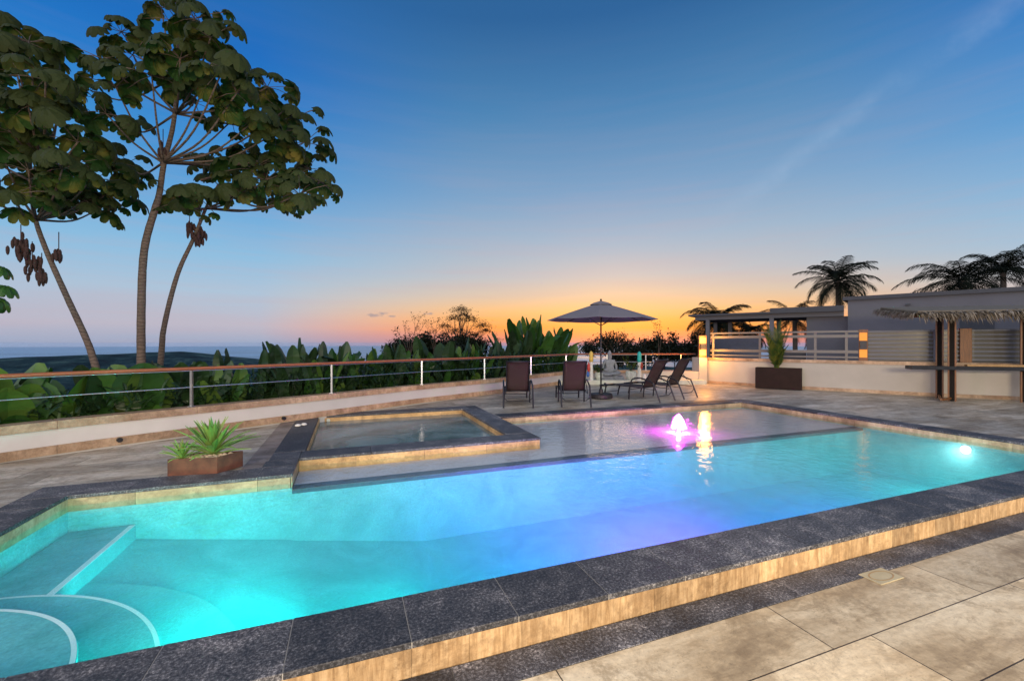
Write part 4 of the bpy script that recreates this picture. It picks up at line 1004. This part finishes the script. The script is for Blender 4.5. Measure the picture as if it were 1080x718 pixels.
# (px of the plant, distance behind the wall line, top y in px, leaves, length, width, material, label)
hed = [(634, 1.6, 366, 12, .7, .24, 'broad_dark', 'low dark leaves behind the seated statue and the parasol pole'),
       (-30, .75, 392, 9, .95, .46, 'broad', 'huge light green paddle leaves cut by the left edge of the picture'),
       (22, .8, 389, 9, .95, .42, 'broad', 'broad green paddle leaves next to the left picture edge, behind the railing'),
       (62, .95, 392, 8, .85, .44, 'broad', 'big bright paddle-leaf clump left of where the slanting trunk meets the hedge'),
       (100, 1.0, 398, 7, .7, .34, 'broad_dark', 'low dark paddle-leaf clump at the foot of the slanting trunk'),
       (126, .8, 390, 8, .85, .46, 'broad', 'bright wide leaves just left of the middle trunk'),
       (160, .9, 400, 7, .65, .32, 'broad', 'short bright leaves in front of the middle trunk base'),
       (185, 1.5, 384, 12, .6, .28, 'broad_dark', 'dark leafy clump between the two right-hand trunks'),
       (222, 1.0, 384, 12, .6, .24, 'broad_dark', 'dark leaves just right of the first railing post'),
       (258, .9, 388, 9, .75, .26, 'broad', 'clump with one tall bright leaf midway between first and second post'),
       (290, 1.1, 372, 11, .7, .24, 'broad_dark', 'tall dark paddle leaves left of the second railing post'),
       (322, 1.0, 367, 11, .75, .22, 'broad_dark', 'upright leaf clump directly left of the second railing post'),
       (352, 1.0, 361, 12, .8, .22, 'broad_dark', 'tall narrow-leaved clump standing at the second railing post'),
       (376, .9, 371, 11, .75, .24, 'broad', 'medium green clump just right of the second railing post'),
       (402, 1.0, 364, 12, .8, .24, 'broad_dark', 'dark clump halfway between second and third railing posts'),
       (425, .9, 369, 11, .8, .24, 'broad', 'green clump left of the third railing post with upright leaves'),
       (450, 1.0, 366, 12, .85, .26, 'broad_dark', 'dark clump standing behind the third railing post'),
       (472, .9, 371, 11, .8, .26, 'broad', 'bright-leaved clump right of the third railing post'),
       (497, 1.1, 357, 13, 1.0, .32, 'broad_dark', 'tall paddle leaves below the feathery background tree'),
       (520, 1.0, 367, 12, .9, .28, 'broad', 'clump right of the fourth railing post, under small dark twigs'),
       (542, 1.1, 362, 12, .9, .28, 'broad_dark', 'upright dark leaves above the back of the left rear-facing lounger'),
       (562, 1.0, 364, 12, .9, .28, 'broad_dark', 'dense dark clump between the two rear-facing loungers'),
       (580, 1.2, 350, 15, 1.1, .34, 'broad_dark', 'very tall leaf clump left of the giant one beside the parasol'),
       (603, 1.2, 335, 17, 1.35, .38, 'broad', 'tallest giant leaf clump under the left half of the parasol'),
       (622, 1.3, 346, 14, 1.1, .34, 'broad', 'tall leaning leaves just left of the parasol pole')]
for i, (px, dd, yt, nl, L, w_, mk, lab) in enumerate(hed):
    q, d_ = on_line(WL[8:] + [Vector((3.8, 18.2, 0))], px) if px > -70 else (None, None)
    n_ = Vector((-d_.y, d_.x, 0)); c = q + n_*(dd+.45); zt = 1.5 + (362-yt)/455*c.y
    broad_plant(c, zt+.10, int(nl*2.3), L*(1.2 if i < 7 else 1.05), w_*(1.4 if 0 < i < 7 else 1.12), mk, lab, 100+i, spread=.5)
# dark undergrowth behind the hedge
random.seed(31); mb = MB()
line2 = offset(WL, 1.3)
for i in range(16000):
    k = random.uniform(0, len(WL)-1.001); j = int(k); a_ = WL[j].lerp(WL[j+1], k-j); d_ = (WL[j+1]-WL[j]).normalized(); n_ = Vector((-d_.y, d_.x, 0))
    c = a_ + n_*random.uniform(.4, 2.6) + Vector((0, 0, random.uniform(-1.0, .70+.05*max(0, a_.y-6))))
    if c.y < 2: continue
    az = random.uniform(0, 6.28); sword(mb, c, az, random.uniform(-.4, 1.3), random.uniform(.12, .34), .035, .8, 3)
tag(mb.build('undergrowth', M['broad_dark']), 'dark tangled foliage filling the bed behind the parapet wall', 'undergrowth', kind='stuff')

# ---- shrubs made of branches and small leaves
def shrub(px, py_top, py_base, Yd, wpx, label, seed, nb=26, leaves=900, lsize=.09, cat='bush', name='bush', sparse=False, matk='shrub'):
    random.seed(seed); k = Yd/455; c = Vector(((px-540)*k, Yd, 0)); ztop = 1.5+(362-py_top)*k; zb = 1.5+(362-py_base)*k; w_ = wpx*k/2
    b0 = Vector((c.x, c.y, min(zb, -1.0)-1.0)); o = tag(empty(name, b0), label, cat); tr = MB(b0); lf = MB(b0); mid = Vector((c.x, c.y, zb)); ends = []
    tr.tube([b0, mid], [.09, .05], 6)
    for i in range(nb):
        a0 = random.uniform(0, 6.28); rr = math.sqrt(random.random())*w_; f = 1-(rr/w_)**2*.55
        e = Vector((c.x+math.cos(a0)*rr, c.y+math.sin(a0)*rr*.6, zb+(ztop-zb)*f*random.uniform(.45, 1.0)))
        m_ = mid.lerp(e, .5)+Vector((0, 0, .1)); tr.tube([mid, m_, e], [.03, .018, .006], 4); ends.append((m_, e))
    for i in range(leaves):
        m_, e = random.choice(ends); p = m_.lerp(e, random.uniform(.35 if not sparse else .8, 1.08)) + Vector([random.gauss(0, .13 if not sparse else .10) for _ in range(3)])
        sword(lf, p, random.uniform(0, 6.28), random.uniform(-.9, .9), lsize*random.uniform(.7, 1.4), lsize*.28, .5, 2)
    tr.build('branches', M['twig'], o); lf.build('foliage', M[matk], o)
shrub(450, 352, 380, 17, 90, 'dense dark bush rising behind the railing under the twiggy stems', 41, 46, 6000, .15)
shrub(489, 353, 378, 18, 60, 'dense round dark bush below the small feathery tree', 42, 36, 4200, .15)
shrub(645, 352, 378, 22, 66, 'reddish dark bush behind the seated statue', 43, 34, 3800, .15)
shrub(700, 350, 384, 24, 70, 'dark leafy bush between the statue corner and the pavilion', 44, 44, 6500, .18)
shrub(735, 352, 384, 23, 50, 'dark bush below the dusky palm', 45, 36, 5000, .18)
shrub(668, 366, 386, 20, 50, 'low dark bush behind the round pot', 46, 30, 3600, .15)
# feathery tree with flat layered crown
def layered_tree():
    random.seed(51); Yd = 20; k = Yd/455; c = Vector(((487-540)*k, Yd, -1.8)); o = tag(empty('feathery_tree', c), 'small feathery tree with flat layered crown against the sunset', 'tree')
    tr = MB(c); lf = MB(c); P = lambda x, y, dy=0: Vector(((x-540)*k, Yd+dy, 1.5+(362-y)*k))
    root = P(484, 375); tr.tube([c, root], [.08, .06], 6)
    tips = [(487, 326, 22, 6), (478, 334, 18, 5), (495, 336, 26, 6), (470, 343, 14, 4), (508, 342, 20, 5), (512, 347, 12, 3), (483, 348, 26, 6), (500, 352, 16, 4), (466, 352, 12, 4), (489, 331, 14, 4)]
    for x, y, w_, h in tips:
        dy = random.uniform(-.6, .6); e = P(x, y+3, dy); m_ = root.lerp(e, .55)+Vector((random.uniform(-.1, .1), 0, 0)); tr.tube([root, m_, e], [.035, .022, .008], 5)
        for i in range(int(w_*14)):
            u = random.gauss(0, .42); p = P(x+u*w_*.6, y+random.gauss(0, h*.32)+abs(u)*3, dy+random.gauss(0, .25))
            sword(lf, p, random.uniform(0, 6.28), random.uniform(-.6, .5), .12, .026, .4, 2)
        for i in range(5): tr.tube([m_, P(x+random.uniform(-.5, .5)*w_, y+random.uniform(-2, 3), dy)], [.01, .004], 3)
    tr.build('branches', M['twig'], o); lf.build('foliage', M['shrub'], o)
layered_tree()
def twiggy(x0, seed, label, tips, Yd=16, base=(0, 378)):
    random.seed(seed); k = Yd/455; c = Vector(((x0-540)*k, Yd, -1.5)); o = tag(empty('twiggy_plant', c), label, 'plant'); tr = MB(c); lf = MB(c)
    P = lambda x, y: Vector(((x-540)*k, Yd+random.uniform(-.2, .2), 1.5+(362-y)*k)); r_ = P(x0, base[1]); tr.tube([c, r_], .02, 5)
    for x, y in tips:
        e = P(x, y); m_ = r_.lerp(e, .5)+Vector((random.uniform(-.1, .1), 0, 0)); tr.tube([r_, m_, e], [.014, .010, .005], 4)
        for j in range(4):
            q = m_.lerp(e, .3+.2*j); e2 = q + Vector((random.uniform(-.22, .22), random.uniform(-.1, .1), random.uniform(.05, .28))); tr.tube([q, e2], [.006, .003], 3)
            for i in range(5): sword(lf, e2+Vector([random.gauss(0, .035) for _ in range(3)]), random.uniform(0, 6.28), random.uniform(-.5, .8), .08, .022, .3, 2)
        for i in range(14): sword(lf, e+Vector([random.gauss(0, .06) for _ in range(3)]), random.uniform(0, 6.28), random.uniform(-.5, .8), .08, .025, .3, 2)
    tr.build('stems', M['twig'], o); lf.build('leaves', M['shrub'], o)
twiggy(432, 61, 'thin twiggy stems with small leaves standing above the hedge, left of the feathery tree', [(418, 348), (426, 343), (438, 336), (445, 333), (448, 340), (431, 352)])
twiggy(458, 62, 'thin bare twigs between the twiggy stems and the feathery tree', [(455, 340), (462, 338), (468, 350), (452, 350)])
twiggy(520, 63, 'low arching twig with leaves right of the feathery tree', [(526, 358), (521, 354)], 19)
twiggy(652, 64, 'arching thin branches under the right half of the parasol', [(640, 355), (650, 352), (662, 353), (668, 357), (632, 358)], 20)
twiggy(694, 65, 'two thin bare stems crossing in front of the orange sky right of the parasol', [(691, 342), (697, 343)], 19)
# fence of dark posts in the garden beyond
random.seed(5)
gf = tag(empty('garden_fence', (8.5, 24, -1)), 'dark low garden fence beyond the terrace corner', 'fence')
for i in range(7):
    x_ = 7.4+i*.55; MB((8.5, 24, -1)).tube([(x_, 24, -1), (x_, 24, 1.75)], .03, 5).build('post', M['black_metal'], gf)
MB((8.5, 24, -1)).box((7.3, 23.98, 1.45), (10.8, 24.02, 1.50)).build('rail', M['black_metal'], gf)

# ---- cecropia trees
def palmate(mb, c, az, tilt, r, lobes=9, droop=.45):
    """umbrella of rounded lobes around c; outer side drops"""
    X_ = Vector((math.cos(az), math.sin(az), 0)); Y_ = Vector((-math.sin(az), math.cos(az), 0))
    N = (Vector((0, 0, 1))*math.cos(tilt) + X_*math.sin(tilt)).normalized(); U = (X_*math.cos(tilt) - Vector((0, 0, 1))*math.sin(tilt)).normalized(); V_ = Y_
    vs = []; fs = []
    for i in range(lobes):
        a0 = -2.75 + 5.5*i/(lobes-1); rr = r*(.74+.26*math.cos(a0*.5))*random.uniform(.9, 1.08); d = U*math.cos(a0) + V_*math.sin(a0); s_ = N.cross(d)
        k = len(vs); w_ = rr*.29
        prof = [(.03, .05, .02), (.34, .62, .02), (.62, .98, -.13), (.82, 1.0, -.36), (.95, .70, -.62), (1.0, .22, -.76)]
        for f, ww, z_ in prof:
            cc = c + d*rr*f + N*(rr*droop*z_*2.0); wv = N*w_*.45*ww
            vs += [cc - s_*w_*ww - wv, cc, cc + s_*w_*ww - wv]
        for j in range(5): b = k+j*3; fs += [(b, b+1, b+4, b+3), (b+1, b+2, b+5, b+4)]
    mb.add(vs, fs)
def cecropia(label, Yd, trunk, forks, tips, seed, base_z=-3.0, r_base=.12, leaf_r=.30, catkins=()):
    random.seed(seed); k = Yd/455; P = lambda x, y, dy=0: Vector(((x-540)*(Yd+dy)/455, Yd+dy, 1.5+(362-y)*(Yd+dy)/455))
    pts = [P(*p) for p in trunk]; d0 = (pts[0]-pts[1]).normalized(); low = pts[0] + d0*((pts[0].z-base_z)/max(.2, -d0.z))
    o = tag(empty('cecropia_tree', low), label, 'tree'); path = spline([low]+pts, 6); n = len(path)
    tk = MB(low).tube(path, [r_base*(1.3-.9*(i/n)**1.3)*(1+.04*(i % 2)) for i in range(n)], 12); tk.build('trunk', M['bark'], o, smooth=True)
    br = MB(low); lf = MB(low); pe = br
    F = [P(*f) for f in forks]
    for (x, y) in tips:
        dy = random.uniform(-1.7, 1.7); e = P(x, y, dy); f = min(F, key=lambda q: ((q-e).length + (1.5 if q.z > e.z-.25 else 0)))
        m_ = f.lerp(e, .55) + Vector((0, 0, -.10*(e-f).length)); path = spline([f, m_, e], 5); nn = len(path)
        br.tube(path, [.026-.014*i/nn for i in range(nn)], 7)
        nl = random.randint(7, 10)
        for i in range(nl):
            az = i*2*math.pi/nl + random.uniform(-.25, .25); el = random.uniform(-.5, .8); L = random.uniform(.25, .70)
            d = Vector((math.cos(az)*math.cos(el), math.sin(az)*math.cos(el), math.sin(el))); q = e + d*L
            pe.tube([e, e+d*L*.5+Vector((0, 0, .03)), q], .007, 4, False)
            palmate(lf, q, az, random.uniform(.1, 1.1), leaf_r*random.uniform(.5, 1.3), random.choice((8, 9, 10)))
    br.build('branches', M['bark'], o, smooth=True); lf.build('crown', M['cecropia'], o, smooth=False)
    for (x, y, n_, rr) in catkins:
        c = P(x, y, .0); ck = MB(low)
        for i in range(n_*2):
            q = c + Vector([random.gauss(0, rr*.40), random.gauss(0, rr*.4), random.gauss(0, rr*.62)]); a_ = random.uniform(0, 6.28)
            ck.lathe(q, [(.008, -.10), (.022, -.07), (.030, -.01), (.028, .05), (.01, .09)], 6)
        ck.tube([c+Vector((0, 0, .5)), c], .008, 4); ck.build('hanging_cluster', M['catkin'], o, smooth=True)
cecropia('tall middle cecropia tree with nearly straight ringed trunk and umbrella leaves', 9.6,
         [(149, 405), (149, 330), (152, 265), (163, 222), (168, 205), (173, 172), (183, 130), (187, 80), (188, 32)],
         [(168, 207), (172, 172), (186, 120), (187, 80)],
         [(187, 22), (170, 8), (205, 20), (128, 34), (108, 62), (140, 58), (160, 80), (190, 62), (222, 40), (236, 72), (215, 92), (250, 98), (268, 100), (282, 92), (298, 118), (316, 122), (322, 150),
          (268, 128), (244, 128), (205, 108), (122, 92), (96, 96), (112, 120), (128, 132), (232, 60), (292, 140), (134, 172), (262, 160)],
         71, -3.5, .064, .245, [(172, 160, 10, .12)])
cecropia('right leaning cecropia tree whose curved trunk bends toward the pool', 10.4,
         [(169, 386), (173, 345), (187, 290), (204, 252), (218, 218), (230, 195)], [(218, 220), (230, 200), (212, 190)],
         [(205, 205), (190, 215), (235, 200), (258, 196), (280, 190), (300, 182), (325, 178), (316, 205), (290, 212), (240, 175), (215, 175), (268, 178), (338, 192)],
         72, -3.5, .050, .24, [(210, 250, 16, .16), (200, 242, 8, .1)])
cecropia('left cecropia tree with slanting trunk and drooping leaf clusters', 9.0,
         [(106, 402), (92, 360), (70, 312), (48, 262), (36, 225), (32, 180), (32, 120)], [(38, 232), (30, 190), (46, 170)],
         [(30, 45), (10, 40), (50, 52), (20, 75), (48, 84), (66, 100), (5, 105), (30, 112), (60, 130), (12, 140), (42, 150), (82, 150), (5, 170), (30, 180), (66, 178), (98, 188), (112, 205), (88, 212),
          (14, 205), (50, 205), (74, 200), (-25, 90), (-30, 140), (-25, 60), (-30, 190), (120, 172), (102, 222)],
         73, -3.5, .050, .245, [(22, 262, 20, .16), (34, 280, 14, .16), (62, 270, 6, .09), (44, 292, 8, .1)])
# leaf branch entering at the left edge
def edge_branch():
    random.seed(81); Yd = 7.2; k = Yd/455; P = lambda x, y: Vector(((x-540)*k, Yd, 1.5+(362-y)*k)); b0 = P(-60, 400); b0.z = -2
    o = tag(empty('cecropia_sapling', b0), 'young cecropia reaching in with small leaves at the left picture edge', 'tree'); tr = MB(b0); lf = MB(b0)
    top = P(-30, 310); tr.tube([b0, P(-50, 350), top], [.05, .04, .03], 8)
    for x, y in ((2, 282), (6, 302), (0, 316), (-14, 290), (-20, 320), (-4, 300), (-30, 280)):
        q = P(x, y); tr.tube([top, q], .006, 4); palmate(lf, q, random.uniform(-.6, .6), random.uniform(.3, .9), .19)
    tr.build('stem', M['twig'], o); lf.build('crown', M['broad'], o)
edge_branch()



hz = bpy.data.materials.new('dusk_haze'); hz.use_nodes = True; t = hz.node_tree; t.nodes.remove(t.nodes['Principled BSDF'])
pv = nd(t, 'ShaderNodeVolumePrincipled'); pv.inputs['Color'].default_value = (.75, .86, 1, 1); pv.inputs['Density'].default_value = 2.5e-5
t.links.new(pv.outputs[0], t.nodes['Material Output'].inputs['Volume'])
tag(MB().box((-28000, -28000, -177), (28000, 28000, 14)).build('haze', hz), kind='stuff')
